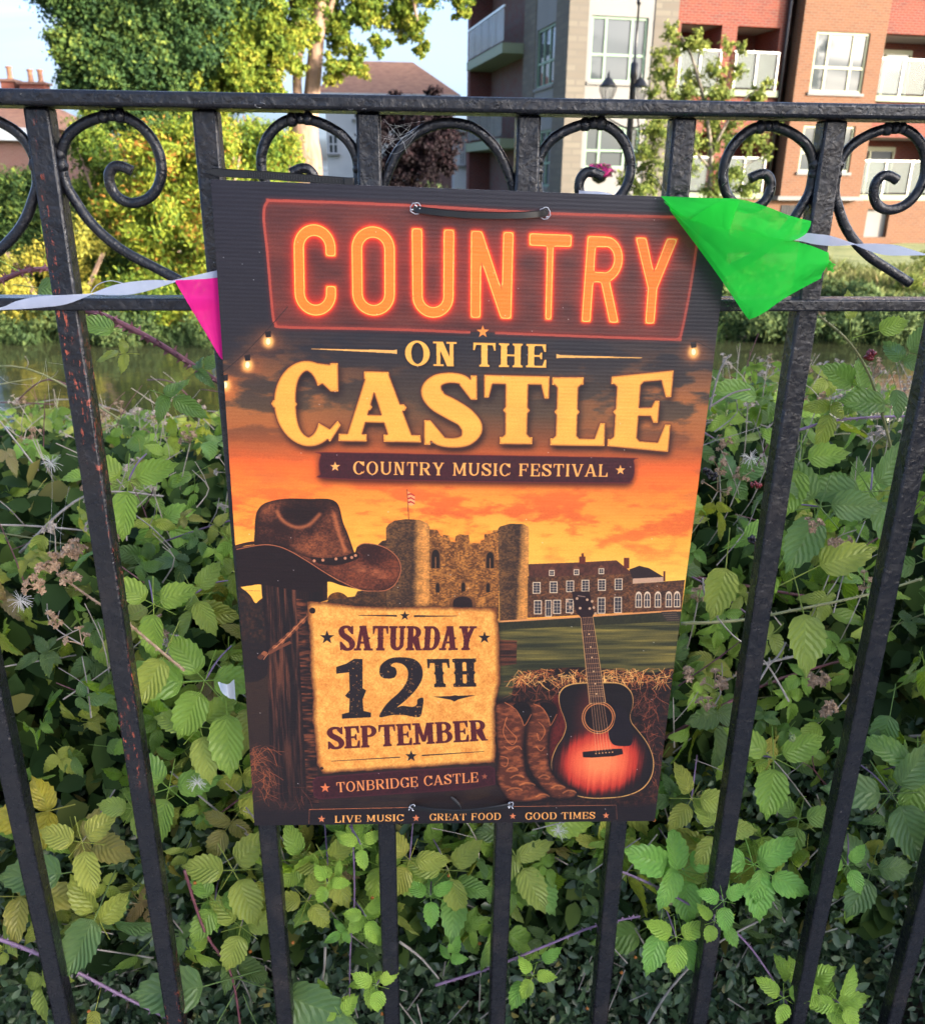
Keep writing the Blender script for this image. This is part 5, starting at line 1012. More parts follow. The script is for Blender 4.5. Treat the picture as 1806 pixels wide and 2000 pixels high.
o = crown('flowers', [(pb.x, pb.y, pb.z+.06, .3, .26, .17, .1)], 2600, .05, M_FLW, hbk, np.random.RandomState(5), .8, .6); tag(o, kind='stuff')
for i, (x, y, h) in enumerate(((53, -22, 21), (29, -22, 18))):
    r = np.random.RandomState(90+i); bb = blob_fill(20, (x-5, x+5, y-2, y+2, h*.3, h), (.7, 1.5), r); tree(('tall tree behind the viewer seen only mirrored in the flats windows', 'second tall tree behind the viewer mirrored in the flats windows')[i], 'tall_tree', bb, 40, .3, M_F_IVY, [([(x, y, 0), (x+.2, y, h*.5), (x, y, h)], (.35, .08))]+[([(x, y, h*.3+k*.8), (x+(-1)**k*2, y, h*.45+k*.9), (x+(-1)**k*3.6, y, h*.5+k)], (.12, .04)) for k in range(6)], 90+i, base=(x, y, 0), clusters=9, shell=.1)
# unseen hedge, added right of the viewpoint to block low sun from the railing
hx = thing('sun_block_hedge', (5, -2, 0), 'unseen hedge added to the right of the viewer as a sun blocker', 'hedge'); r_ = np.random.RandomState(4)
sd = V((SUN_DIR.x, SUN_DIR.y, 0)).normalized(); pd = V((-sd.y, sd.x, 0)); hc = sd*5.2+pd*1.25
q = MB(); q.box(hc+V((0, 0, 1.45)), .8, 4.6, 2.9, (sd, pd, V((0, 0, 1)))); q.build('sun_block_core', M_F_DK, hx)
o = crown('sun_block_leaves', [(*(hc+pd*a).xy, z, .6, .6, .45, 0) for a in np.arange(-2.2, 2.3, .55) for z in (.5, 1.3, 2.1, 2.7)], 90, .14, M_F_DK, hx, r_, .6, .8); tag(o, kind='stuff')

# ------------------------------------------------ iron fence
fence = thing('iron_fence', (.3, 0, 0), 'black painted wrought iron railing with scrolls under its top rail', 'railing')
def bar(name, c, sx, sy, sz, m, bev=.0022, wob=0):
    q = MB(); n = 1
    q.box(c, sx, sy, sz); return q.build(name, m, fence, bevel=bev, seg=2)
bar('top_rail', (.3, .0, ZF+.0755), 4.4, .046, .0115, M_IRON, .003)
bar('mid_rail', (.3, -.001, ZF-.080), 4.4, .026, .0102, M_IRON, .0016)
bar('bottom_rail', (.3, 0, .14), 4.4, .03, .012, M_IRON)
for k in range(-10, 16):
    x = k*.128; r = RND.uniform(-.0006, .0006)
    q = MB(); q.box((x, 0, (ZF+.0695+.05)/2), .0195, .0195, ZF+.0695-.05); o = q.build('picket', M_PICKET if k == 0 else (M_IRON2 if k in (1, 3, 4, 5, 7, 8) else M_IRON), fence, bevel=.0022); o.location.x += r
def scroll(pts, Y=.0, rad=.0042):
    p = [V(at(x, y, Y)) for x, y in pts]; sp = spline(p, 7); q = MB(); q.tube(sp, [rad*(1+.015*math.sin(i*.7)) for i in range(len(sp))], 10); return q.build('scroll', M_IRON, fence, smooth=True)
S0 = [(352, 548), (300, 521), (248, 494), (205, 462), (172, 428), (150, 396), (130, 362), (121, 322), (122, 290), (136, 262), (160, 243), (190, 230), (220, 225), (250, 231), (278, 249), (300, 276), (313, 308), (315, 342), (304, 372), (284, 390), (258, 396), (233, 387), (217, 366), (213, 342), (222, 326), (238, 325), (258, 334)]
P0 = [((at(x, y, 0)-V((0, 0, 0)))) for x, y in S0]
def place_scroll(axis_k, mirror, ref=P0):
    p = [V((axis_k*.128+(a.x)*(-1 if mirror else 1), 0, a.z)) for a in ref]; sp = spline(p, 7); q = MB(); q.tube(sp, [.0042*(1+.015*math.sin(i*.7)) for i in range(len(sp))], 10); q.build('scroll', M_IRON, fence, smooth=True)
    zt = max(p, key=lambda a: a.z); xs_ = min(p[:14], key=lambda a: abs(a.x-axis_k*.128))
    for wp in (zt, zt+V((.006, 0, 0)), zt-V((.007, 0, .001)), xs_, xs_+V((0, 0, .008))):
        e = MB(); r_ = .0048*RND.uniform(.85, 1.15); e.lathe(wp+V((0, -.001, -r_ if wp.z > ZF+.05 else -r_)), [(r_*.5, 0), (r_*.95, r_*.45), (r_*1.05, r_), (r_*.8, r_*1.6), (r_*.4, r_*2)], 8); e.build('weld', M_IRON2, fence, smooth=True)
for k, ms in ((-6, (True, False)), (-3, (True, False)), (0, (True, False)), (2, (True,)), (3, (False,)), (5, (True, False)), (8, (True, False)), (11, (True, False))):
    for m_ in ms: place_scroll(k, m_)
scroll([(745, 420), (748, 370), (760, 330), (785, 285), (825, 253), (875, 240), (925, 250), (965, 285), (990, 330), (1003, 375), (1007, 420)])

# ------------------------------------------------ poster board
BY = -.022
c4 = [at(x, y, BY) for x, y in PQ]
art = make_print()
img = bpy.data.images.new('festival_print', TW, TH_, alpha=False); px_ = np.ones((TH_, TW, 4), np.float32); px_[..., :3] = art[::-1]; img.pixels.foreach_set(px_.ravel()); img.update(); img.pack()
m = mat('printed_board', (.5, .5, .5), .42, .42); g = G(m); uvc = g.n('ShaderNodeTexCoord'); ti = g.n('ShaderNodeTexImage'); ti.image = img; ti.extension = 'EXTEND'; g.l(uvc.outputs['UV'], ti.inputs[0]); g.col(ti.outputs['Color'])
su = g.n('ShaderNodeSeparateXYZ'); g.l(uvc.outputs['UV'], su.inputs[0]); sine = g.math('SINE', g.math('MULTIPLY', su.outputs['Y'], 196*2*math.pi)); nb = g.bump(sine, .055, .0006); mp_ = g.n('ShaderNodeMapping'); mp_.inputs['Scale'].default_value = (3, 26, 1); g.l(uvc.outputs['UV'], mp_.inputs[0]); g.bump(g.noise(mp_.outputs[0], 2, 4), .18, .002, nb)
M_PRINT = m
board = thing('poster_board', (c4[2]+c4[3])/2, 'dark orange corrugated board advertising a country music festival at a castle', 'poster')
nx, ny = 14, 22; q = MB(); uvs = []
def bpt(u, v, off=0.):
    a = c4[0]*(1-u)+c4[1]*u; b = c4[3]*(1-u)+c4[2]*u; p = a*(1-v)+b*v
    p.y += -.0025*math.sin(math.pi*u)*math.sin(math.pi*v)*1.3+.0012*math.sin(v*9+1)+off; return p
q.v = [tuple(bpt(i/nx, j/ny)) for j in range(ny+1) for i in range(nx+1)]; q.f = [(j*(nx+1)+i, (j+1)*(nx+1)+i, (j+1)*(nx+1)+i+1, j*(nx+1)+i+1) for j in range(ny) for i in range(nx)]
me = q.mesh('panel', True); uv = me.uv_layers.new(name='UVMap')
for l in me.loops: k = l.vertex_index; uv.data[l.index].uv = ((k % (nx+1))/nx, 1-(k//(nx+1))/ny)
link('panel', me, board, M_PRINT)
q = MB(); n1 = (nx+1)*(ny+1)                      # white plastic core and back
q.v = [tuple(bpt(i/nx, j/ny, .0006)) for j in range(ny+1) for i in range(nx+1)]+[tuple(bpt(i/nx, j/ny, .0042)) for j in range(ny+1) for i in range(nx+1)]
fr_ = [(j*(nx+1)+i, (j+1)*(nx+1)+i, (j+1)*(nx+1)+i+1, j*(nx+1)+i+1) for j in range(ny) for i in range(nx)]; q.f = fr_+[tuple(n1+k for k in f[::-1]) for f in fr_]
per = [i for i in range(nx+1)]+[j*(nx+1)+nx for j in range(1, ny+1)]+[ny*(nx+1)+i for i in range(nx-1, -1, -1)]+[j*(nx+1) for j in range(ny-1, 0, -1)]
q.f += [(per[i], per[(i+1) % len(per)], per[(i+1) % len(per)]+n1, per[i]+n1) for i in range(len(per))]
link('core', q.mesh('core'), board, noisy('plastic_core', (.30, .30, .33), (.75, .75, .78), 300, .5))
M_EYE = mat('clear_washer', (.40, .41, .45), .3, .5)
for x, y in ((812, 407), (1064, 416), (806, 1576), (997, 1571)):
    c = at(x, y, BY-.0035); rg = []; q = MB(); n = 18
    big = y < 900
    for i in range(n):
        a = 2*math.pi*i/n; rr = (.0044 if big else .0028)*(1+RND.uniform(-.1, .12)); rg.append(c+V((math.cos(a)*rr, RND.uniform(-.0006, .0006), math.sin(a)*rr)))
    q.tube(rg+[rg[0]], .00042, 5); q.build('eyelet', M_EYE, board, smooth=True)
    q = MB(); q.lathe((0, 0, 0), [(.0025, 0), (.0025, .0008)], 14); o = q.build('hole', M_DARK, board); o.location = c-board.location+V((0, .0018, 0)); o.rotation_euler.x = math.pi/2  # dark disc on the board, painted shade of the hole
    for i in range(3 if big else 4): a = RND.uniform(0, 6.28); q = MB(); p = c+V((math.cos(a)*.004, -.001, math.sin(a)*.003)); q.tube([p, p+V((RND.uniform(-.002, .002), -.001, RND.uniform(-.002, .002)))], .0005, 4); q.build('torn_edge', M_WHITE_PL, board)
# cable ties
def tie(label, pts, wpx, Ys, taper=False, head=None):
    p = [at(x, y, Y) for (x, y), Y in zip(pts, Ys)]; t = thing('cable_tie', p[len(p)//2], label, 'cable tie', 'cable ties holding the poster'); sp = spline(p, 8); q = MB(); n = len(sp); w_ = wpx/2/2250
    vs = []
    for i, c in enumerate(sp):
        k = w_*(min(1, .25+i*.18) if taper else 1)
        tg = (sp[min(i+1, n-1)]-sp[max(i-1, 0)]).normalized(); up = V((0, -1, 0)).cross(tg).normalized()
        if up.z < 0: up = -up
        vs += [c+up*k+V((0, .0003, 0)), c+up*k*.8+V((0, -.0006, 0)), c-up*k*.8+V((0, -.0006, 0)), c-up*k+V((0, .0003, 0)), c-up*k+V((0, .0012, 0)), c+up*k+V((0, .0012, 0))]
    q.add(vs, [(i*6+k, i*6+(k+1) % 6, (i+1)*6+(k+1) % 6, (i+1)*6+k) for i in range(n-1) for k in range(6)]+[tuple(range(6))[::-1], tuple((n-1)*6+k for k in range(6))]); q.build('strap', M_TIE, t)
    if taper:
        tt = MB()
        for i in range(12, n-1):
            for z in (0, .5):
                c = sp[i]*(1-z)+sp[i+1]*z; tt.box(c+V((0, -.0008, 0)), .0007, .0006, w_*1.1)
        tag(tt.build('teeth', M_TIE, t), kind='stuff')
    if head: q = MB(); q.box(at(*head, Ys[-1]-.001), .0085, .006, .0062); q.build('head', M_TIE, t, bevel=.0008)
tie('black cable tie looped across the two holes at the poster top', [(808, 402), (816, 409), (850, 414), (900, 419), (950, 421), (1000, 421), (1040, 419), (1062, 416), (1070, 409)], 13, [BY+.003, BY-.004, BY-.008, BY-.010, BY-.0105, BY-.010, BY-.008, BY-.004, BY+.003])
tie('thin black cable tie bowed between the two torn holes at the poster foot', [(802, 1572), (808, 1577), (840, 1583), (880, 1586), (920, 1585), (960, 1580), (992, 1574), (1000, 1568)], 12, [BY+.002, BY-.004, BY-.010, BY-.012, BY-.012, BY-.010, BY-.004, BY+.002])
tie('loose ribbed tail of a black cable tie above the poster top left corner', [(401, 334), (450, 338), (520, 342), (600, 348), (690, 355)], 14, [-.019, -.0185, -.018, -.0175, -.017], True, (682, 354))
o = thing('torn_leaf_bit', at(892, 1566, BY-.003), 'small dark curled scrap just above the lower cable tie', 'scrap'); q = MB(); p = [at(x, y, BY-.003) for x, y in ((880, 1557), (887, 1562), (896, 1572), (900, 1580))]; q.tube(spline(p, 3), [.0006, .001, .0014, .0016, .0017, .0016, .0014, .001, .0008, .0005], 6); q.build('scrap', M_DARK, o, smooth=True)

# ------------------------------------------------ bunting
bunt = thing('bunting', at(1500, 470, -.04), 'white ribbon bunting with a bright green flag and a pink flag', 'bunting')
def patch(name, top, bot, m, rows=8, n=5, wav=.0016, parent=None, seed=0, edge=True):
    """top and bot: (px, py, Y) control lists"""
    T = spline([at(*q) for q in top], n); B = spline([at(*q) for q in bot], n); k = 40
    def res(P, k): return [P[0]*(1-0) if i == 0 else (lambda t: P[int(t)]*(1-(t-int(t)))+P[min(int(t)+1, len(P)-1)]*(t-int(t)))(i/k*(len(P)-1)) for i in range(k+1)]
    T = res(T, k); B = res(B, k); q = MB()
    for j in range(rows+1):
        for i in range(k+1):
            p = T[i]*(1-j/rows)+B[i]*(j/rows); tri_ = lambda a: abs((a/3.1) % 2-1); p.y += wav*(math.sin(i*.21+seed+j*.2)*.8+tri_(i*.30+j*.22+seed)*.9+tri_(i*.11-j*.31+seed*2)*.7-.8); q.v.append(tuple(p))
    q.f = [(j*(k+1)+i, (j+1)*(k+1)+i, (j+1)*(k+1)+i+1, j*(k+1)+i+1) for j in range(rows) for i in range(k)]
    return q.build(name, m, parent or bunt, smooth=True)
Zc = lambda x, y: (x/3.8457, 380+y/3.8457)
def rib(name, top, bot, Y, f, seed=0): return patch(name, [(*f(x, y), Y) for x, y in top], [(*f(x, y), Y) for x, y in bot], M_RIB, 4, 4, .0008, seed=seed)
rib('ribbon', [(-300, 880), (0, 848), (120, 800), (300, 762), (500, 752), (690, 742)], [(-300, 900), (0, 868), (150, 860), (330, 845), (500, 822), (690, 748)], -.020, Zc)
rib('ribbon', [(686, 742), (850, 680), (1000, 652), (1150, 641), (1318, 646)], [(686, 748), (800, 753), (950, 752), (1100, 725), (1318, 656)], -.0195, Zc, 1)
rib('ribbon', [(1300, 642), (1480, 602), (1640, 566), (1720, 560)], [(1300, 655), (1480, 642), (1640, 622), (1720, 620)], -.0155, Zc, 2)
Zg = lambda x, y: (1280+x/3.4335, 360+y/3.4335)
rib('ribbon', [(900, 350), (1000, 326), (1080, 332), (1180, 345), (1335, 398)], [(900, 372), (985, 382), (1060, 400), (1180, 412), (1335, 404)], -.030, Zg, 3)
rib('ribbon', [(1333, 398), (1450, 395), (1600, 404), (1700, 430), (1830, 468), (2000, 480)], [(1333, 404), (1420, 440), (1540, 474), (1690, 476), (1830, 476), (2000, 500)], -.026, Zg, 4)
patch('ribbon', [(1131, 371, -.006), (1150, 373, -.006), (1175, 374, -.006), (1196, 379, -.006)], [(1131, 395, -.006), (1150, 395, -.006), (1175, 395, -.006), (1196, 395, -.006)], M_RIB, 3, 4)
patch('pink_flag', [(*Zc(1308, 643), -.0175), (*Zc(1480, 636), -.0165), (*Zc(1660, 622), -.0155)], [(*Zc(1450, 884), -.0175), (*Zc(1560, 858), -.016), (*Zc(1680, 825), -.0155)], M_PINK, 8, 5, .0006)
patch('pink_flag_tip', [(*Zc(1449, 880), -.0178), (*Zc(1560, 856), -.0165), (*Zc(1680, 822), -.0158)], [(*Zc(1640, 1200), -.017), (*Zc(1664, 1235), -.0165), (*Zc(1690, 1240), -.0158)], M_PINK, 8, 5, .0006, seed=2)
gy = lambda x, y: -.030-.020*math.exp(-((x-560)/420)**2)-.004*math.sin(x*.008)
gf = lambda l, d=0: [(*Zg(x, y), gy(x, y)+d) for x, y in l]
fl = patch('green_flag', gf([(40, 78), (180, 84), (330, 90), (550, 97), (730, 145), (890, 205), (1053, 247)], .006), gf([(150, 200), (300, 260), (500, 302), (700, 347), (800, 362), (900, 378), (1000, 335)]), M_GREEN, 20, 6, .0022)
patch('green_flag_lower', gf([(60, 110), (200, 215), (350, 270), (500, 298), (700, 342), (890, 374), (1040, 408), (1165, 458)], -.002), gf([(100, 175), (270, 400), (450, 650), (605, 882), (640, 895), (730, 850), (880, 757), (1120, 632)], .004), M_GREEN, 26, 6, .0026, seed=1)
patch('green_flag_fold', gf([(230, 235), (340, 160), (450, 112), (560, 110)], -.003), gf([(235, 245), (380, 285), (460, 300), (500, 300)], -.003), M_GREEN, 6, 4, .0008, seed=4)
for i in range(8): q = MB(); a = V(at(*Zg(1150, 520+8*i), -.033)); b = V(at(*Zg(1212-RND.uniform(0, 40), 525+9*i), -.034)); q.tube(spline([a, (a+b)/2+V((0, -.001, .001)), b], 3), .00045, 4); q.build('frayed_thread', M_GREEN, bunt)
q = MB(); q.tube(spline([at(178, 571, -.018), at(190, 556, -.018), at(215, 548, -.018), at(240, 553, -.018)], 5), .0003, 4); q.build('loose_thread', M_RIB, bunt)

# ------------------------------------------------ brambles
def leaflet(q, base, dirv, nrm, Ln, W, curl, fold, rs, UV_, rows=13, teeth=.085, basei=None):
    """one serrated leaflet; returns nothing, welded at its base vertex"""
    X = dirv.cross(nrm).normalized(); Z = nrm; k0 = len(q.v); ph = rs.uniform(0, 6)
    cols = (-1, -.5, 0, .5, 1)
    for i in range(1, rows+1):
        t = i/rows; w_ = W*1.95*max(0, t)**.62*max(0, 1-t)**.82*(1.0+.25*(1-t)); w_ = max(w_, W*.02); tw = 1+(teeth if i % 2 else -teeth*.5)
        if i == rows: w_ = 0
        for c in cols:
            e = abs(c); z = fold*e*w_*1.0-curl*t*t*Ln+.0020*math.sin(ph+t*7+c*2)+(.0007 if (i % 2) == 0 and e == .5 else -.0006)*(w_ > 0)
            p = base+dirv*(Ln*(t+.022*e*(1 if i % 2 else -1)*(w_ > 0)+(-.05*e if i < rows else 0)))+X*(c*w_*(tw if e == 1 else 1))+Z*z
            q.v.append(tuple(p)); UV_.append((.5+c*.5, t))
            if i == rows: break
    last = len(q.v)-1; b = basei
    for c in range(4): q.f.append((b, k0+c, k0+c+1))
    for i in range(rows-2):
        for c in range(4):
            a = k0+i*5+c; q.f += [(a, a+5, a+6, a+1)]
    a = k0+(rows-2)*5
    for c in range(4): q.f.append((a+c, last, a+c+1))
def leaf_mesh(seed, n=3, Ln=.058, wf=.66, curl=.15, fold=.25, spread=76):
    rs = random.Random(seed); q = MB(); UV_ = []; pl = Ln*.75; m = V((0, 0, 1))
    r = .0007                                        # petiole: a thin strip, welded to the leaflets
    pts = [V((0, 0, 0)), V((0, pl*.4, .001)), V((0, pl*.66, 0)), V((0, pl*.7, 0)), V((0, pl, 0))]
    for p in pts: q.v += [tuple(p+V((-r, 0, 0))), tuple(p+V((r, 0, 0))), tuple(p+V((0, 0, r*1.2)))]; UV_ += [(.5, .5)]*3
    for i in range(4):
        for k in range(3): q.f.append((i*3+k, i*3+(k+1) % 3, i*3+3+(k+1) % 3, i*3+3+k))
    b0 = 3*4+2; b1 = 3*2+2
    def dirn(a, t): a = math.radians(a); return V((math.sin(a)*math.cos(t), math.cos(a)*math.cos(t), math.sin(t))).normalized()
    def go(a, L_, bi, base):
        d = dirn(a+rs.uniform(-8, 8), rs.uniform(-.35, .12)); nn = (m+V((rs.uniform(-.25, .25), rs.uniform(-.25, .25), 0))); nn = (nn-d*nn.dot(d)).normalized()
        leaflet(q, base, d, nn, L_, L_*wf*.5*rs.uniform(.9, 1.1), curl*rs.uniform(.3, 1.7), fold*rs.uniform(.5, 1.5), rs, UV_, basei=bi)
    go(0, Ln, b0, V(q.v[b0]))
    if n >= 3: go(spread, Ln*.84, b1, V(q.v[b1])); go(-spread, Ln*.84, b1, V(q.v[b1]))
    if n >= 5: go(spread+48, Ln*.68, b1, V(q.v[b1])); go(-spread-48, Ln*.68, b1, V(q.v[b1]))
    me = q.mesh('bramble_leaf', True); uv = me.uv_layers.new(name='UVMap'); buf = np.array([UV_[l.vertex_index] for l in me.loops], np.float32); uv.data.foreach_set('uv', buf.ravel()); me.materials.append(M_LEAF); return me
M_PALE = noisy('pale_stalk', (.34, .27, .22), (.52, .44, .36), 150, .8)
LM = [leaf_mesh(100+i, (3, 3, 3, 1, 3, 5, 3, 1, 3, 3)[i], (.056, .05, .062, .064, .046, .05, .058, .058, .054, .066)[i], (.64, .58, .68, .72, .6, .56, .62, .66, .7, .6)[i], (.12, .3, .05, .2, .4, .2, .1, .3, .5, .15)[i], (.3, .15, .45, .25, .5, .3, .1, .4, .2, .3)[i]) for i in range(10)]
BL_MED = [(.18, .36, .03), (.25, .44, .035), (.13, .28, .03), (.33, .50, .04)]; BL_DK = [(.05, .15, .04), (.07, .18, .055), (.04, .11, .03)]; BL_YL = [(.43, .46, .05), (.52, .50, .06), (.38, .46, .06)]; BL_YE = [(.48, .38, .05), (.42, .30, .06)]; BL_BR = [(.24, .11, .05), (.30, .15, .09)]; BL_NEW = [(.20, .42, .06), (.17, .38, .07)]
def pick(rs, wts=(.44, .27, .17, .05, .05, .02)):
    s = rs.choices((BL_MED, BL_DK, BL_YL, BL_YE, BL_BR, BL_NEW), wts)[0]; c = rs.choice(s); k = rs.uniform(.75, 1.35); return (c[0]*k, c[1]*k, c[2]*k, 1)
def put_leaf(parent, p, d, nrm, scale, colr, mesh=None, rs=RND, name='leaf'):
    d = V(d).normalized(); nrm = V(nrm); nrm = (nrm-d*nrm.dot(d)).normalized(); x = d.cross(nrm)
    o = bpy.data.objects.new(name, mesh or rs.choice(LM)); COL.objects.link(o); o.parent = parent
    M = Matrix((x, d, nrm)).transposed().to_4x4(); o.matrix_basis = Matrix.Translation(V(p)-parent.location) @ M @ Matrix.Scale(scale, 4); o.color = colr; return o
CURVE = [(.075, .22), (.085, .45), (.16, .62), (.33, .76), (.62, .84), (1.1, .76), (1.7, .60), (2.2, .42)]
cum = [0]
for a, b in zip(CURVE, CURVE[1:]): cum.append(cum[-1]+math.dist(a, b))
def surf(s):
    s = max(0, min(s, cum[-1]-1e-6)); i = max(k for k in range(len(cum)-1) if cum[k] <= s); t = (s-cum[i])/(cum[i+1]-cum[i]); a, b = CURVE[i], CURVE[i+1]
    return a[0]*(1-t)+b[0]*t, a[1]*(1-t)+b[1]*t
def topz(x): return .035*math.sin(x*3.1+.5)+.03*math.sin(x*7.3)+(.085 if x > .6 else 0)+(.03 if x < -.1 else 0)
regions = [('bramble bush at the far left edge, nearest its rusty-streaked picket', -.75, -.12, (.40, .20, .22, .06, .08, .04)), ('bramble bush between the rust-streaked picket and the poster', -.12, .14, (.50, .16, .22, .04, .06, .02)),
           ('bramble bush showing yellow-green leaves under the left half of the poster', .14, .34, (.36, .18, .30, .08, .05, .03)), ('bramble bush under the guitar end of the poster', .34, .56, (.42, .22, .24, .05, .04, .03)),
           ('bramble bush just right of the poster below the green flag', .56, .84, (.50, .28, .14, .03, .02, .03)), ('bramble bush at the right edge with broad blue-green leaves', .84, 1.75, (.46, .36, .10, .03, .02, .03))]
bushes = []
def cane(parent, pts, r, m, thorns=True, name='cane', n=6):
    sp = spline(pts, n); k = len(sp); q = MB(); q.tube(sp, [r*(1-.35*i/k) for i in range(k)], 7)
    o = q.build(name, m, parent, smooth=True)
    if thorns:
        q = MB()
        for i in range(1, k-1):
            for _ in range(2):
                a = V((RND.gauss(0, 1), RND.gauss(0, 1), RND.gauss(0, 1))); tg = (sp[i+1]-sp[i]).normalized(); a = (a-tg*a.dot(tg)).normalized(); p = sp[i]+(sp[min(i+1, k-1)]-sp[i])*RND.random()
                x = a.cross(tg)*r*.28; q.add([p+a*r*.8+tg*r*.5, p+a*r*.8-tg*r*.4+x, p+a*r*.8-tg*r*.4-x, p+a*r*2.2-tg*r*.3], [(0, 1, 3), (1, 2, 3), (2, 0, 3)])
        t = q.build('thorns', m); t.parent = o; tag(t, kind='stuff')
    return o
def head(parent, p, s=.006, n=6, berry=None, up=V((0, 0, 1)), spread=.02, mt=None):
    """a spray of spent flower cups on stalks, or berries"""
    q = MB(); pts = []
    for i in range(n):
        d = (up+V((RND.gauss(0, .5), RND.gauss(0, .5), RND.gauss(0, .3)))).normalized(); e = p+d*spread*RND.uniform(.6, 1.4); pts.append((e, d)); q.tube([p, (p+e)/2+V((0, 0, .001)), e], .00055, 4)
        if not berry:
            x = d.orthogonal().normalized(); y = d.cross(x)
            for k in range(5):
                a = 2*math.pi*k/5; u = x*math.cos(a)+y*math.sin(a); w_ = x*-math.sin(a)+y*math.cos(a); q.add([e-w_*s*.28, e+w_*s*.28, e+u*s*.6+d*s*.5+w_*s*.25, e+u*s*.9+d*s*.15, e+u*s*.6+d*s*.5-w_*s*.25], [(0, 1, 2, 3, 4)])
            q.tube([e-d*s*.1, e+d*s*.35], [s*.3, s*.22], 5)
    o = q.build('flower_stalks', mt or M_DRY, parent)
    if berry:
        for e, d in pts:
            b = MB()
            for k in range(14):
                a = V((RND.gauss(0, 1), RND.gauss(0, 1), RND.gauss(0, 1))).normalized(); b.lathe(e+a*s*.55, [(s*.12, -s*.28), (s*.3, 0), (s*.12, s*.28)], 6)
            b.build('berry', berry, parent, smooth=True)
regions += [('low bramble sprays in the bottom left corner in front of the small-leaved shrub', -.62, .10, (.38, .18, .28, .08, .05, .03)), ('low yellowing bramble sprays directly under the poster', .08, .58, (.34, .12, .36, .10, .05, .03)), ('low bramble sprays in the bottom right corner between the last pickets', .56, 1.3, (.48, .26, .18, .03, .02, .03))]
for bi, (lab, xa, xb, wt) in enumerate(regions):
    low = bi > 5
    rs = random.Random(500+bi); cx = (xa+xb)/2; t = thing('bramble_bush', (cx, 1.0, ground_z(cx, 1.0)), lab, 'bramble', 'brambles growing behind the railing'); bushes.append(t)
    nleaf = 230 if low else 298
    for i in range(nleaf):
        s = .08+rs.random()**.75*.62 if low else .2+(cum[-1]*.93-.2)*rs.random()**1.3; y, z = surf(s); fr_ = (y+.767)/.9
        x = .28+(rs.uniform(xa, xb)-.28)*fr_; dep = abs(rs.gauss(-.01, .04)) if low else abs(rs.gauss(0, .085)); up = V((rs.gauss(0, .35), -.75+min(.35, y*.5), .62)).normalized()
        p = V((x, y, z+topz(x)*min(1, y*2)))-up*dep
        p.y = max(p.y-(.03 if low else 0), .03)
        d = V((rs.gauss(0, 1), -.3, rs.gauss(-.45, .7))); nrm = up+V((rs.gauss(0, .8), rs.gauss(0, .5), rs.gauss(0, .75)))
        sc = rs.choice((.5, .65, .8, 1.0))*rs.uniform(.78, 1.12); c = pick(rs, wt); put_leaf(t, p-d.normalized()*.04, d, nrm, sc, c, rs=rs)
    rr = np.random.RandomState(700+bi); n = 1500 if low else 5200; s = rr.uniform(.1, .7 if low else cum[-1], n); yz = np.array([surf(a) for a in s]); dep = rr.uniform(.02, .30, n); X = .28+(rr.uniform(xa, xb, n)-.28)*((yz[:, 0]+.767)/.9)
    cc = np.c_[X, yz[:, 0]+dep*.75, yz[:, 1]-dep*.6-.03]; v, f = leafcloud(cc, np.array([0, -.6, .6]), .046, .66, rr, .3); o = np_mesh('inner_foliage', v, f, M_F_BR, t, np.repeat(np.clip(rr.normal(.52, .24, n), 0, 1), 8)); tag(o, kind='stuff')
    if low: continue
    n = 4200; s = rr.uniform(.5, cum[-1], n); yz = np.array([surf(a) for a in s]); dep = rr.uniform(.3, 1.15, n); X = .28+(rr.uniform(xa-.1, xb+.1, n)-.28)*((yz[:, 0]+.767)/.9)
    v, f = leafcloud(np.c_[X, yz[:, 0]+dep*.35, yz[:, 1]-dep], np.array([0, -.6, .6]), .07, .7, rr, .3); o = np_mesh('deep_foliage', v, f, M_F_BR, t, np.repeat(np.clip(rr.normal(.25, .16, n), 0, 1), 8)); tag(o, kind='stuff')  # deepest leaves tinted lower still, gap shade put into the colour
    if low: continue
    for i in range(44 if bi not in (2, 3) else 12):
        s0 = rs.uniform(.25, cum[-1]*.7); y, z = surf(s0); x = .28+(rs.uniform(xa, xb)-.28)*((y+.767)/.9); a = V((x, max(.04, y-.02), z+topz(x)*min(1, y*2)-.03)); b = a+V((rs.gauss(0, .06), rs.uniform(-.03, .05), rs.uniform(.02, .12))); b.y = max(.03, b.y); e = (a+b)/2+V((rs.gauss(0, .012), 0, 0)); q = MB(); q.tube(spline([a, e, b], 3), [.0011, .001, .0009, .0008, .0007, .0006, .0005], 4)
        f_ = e+V((rs.gauss(0, .025), -.005, rs.uniform(.01, .05))); q.tube([e, (e+f_)/2+V((.002, 0, 0)), f_], .0005, 4); q.build('twig', rs.choice((M_PALE, M_TWIG, M_PALE, M_CANE_R)), t)
    for i in range(16 if bi not in (2, 3) else 8):
        s0 = rs.uniform(.1, cum[-1]*.8); y, z = surf(s0); x = .28+(rs.uniform(xa, xb)-.28)*((y+.767)/.9); a = V((x, max(.04, y+rs.uniform(-.02, .12)), z+rs.uniform(-.08, .03))); dx = rs.choice((-1, 1))*rs.uniform(.12, .4)
        b = a+V((dx, rs.uniform(.0, .12), rs.uniform(-.12, .16))); mdl = (a+b)/2+V((0, -.015, rs.uniform(0, .06))); cane(t, [a, mdl, b], rs.uniform(.0010, .0024), rs.choice((M_TWIG, M_TWIG, M_CANE_P, M_CANE_R, M_CANE_G)), thorns=rs.random() < .4)
        if rs.random() < .6: e = mdl+V((rs.uniform(-.04, .04), -.02, rs.uniform(.02, .07))); cane(t, [mdl, (mdl+e)/2+V((.004, 0, 0)), e], .0008, M_TWIG, False, 'twig', 3)
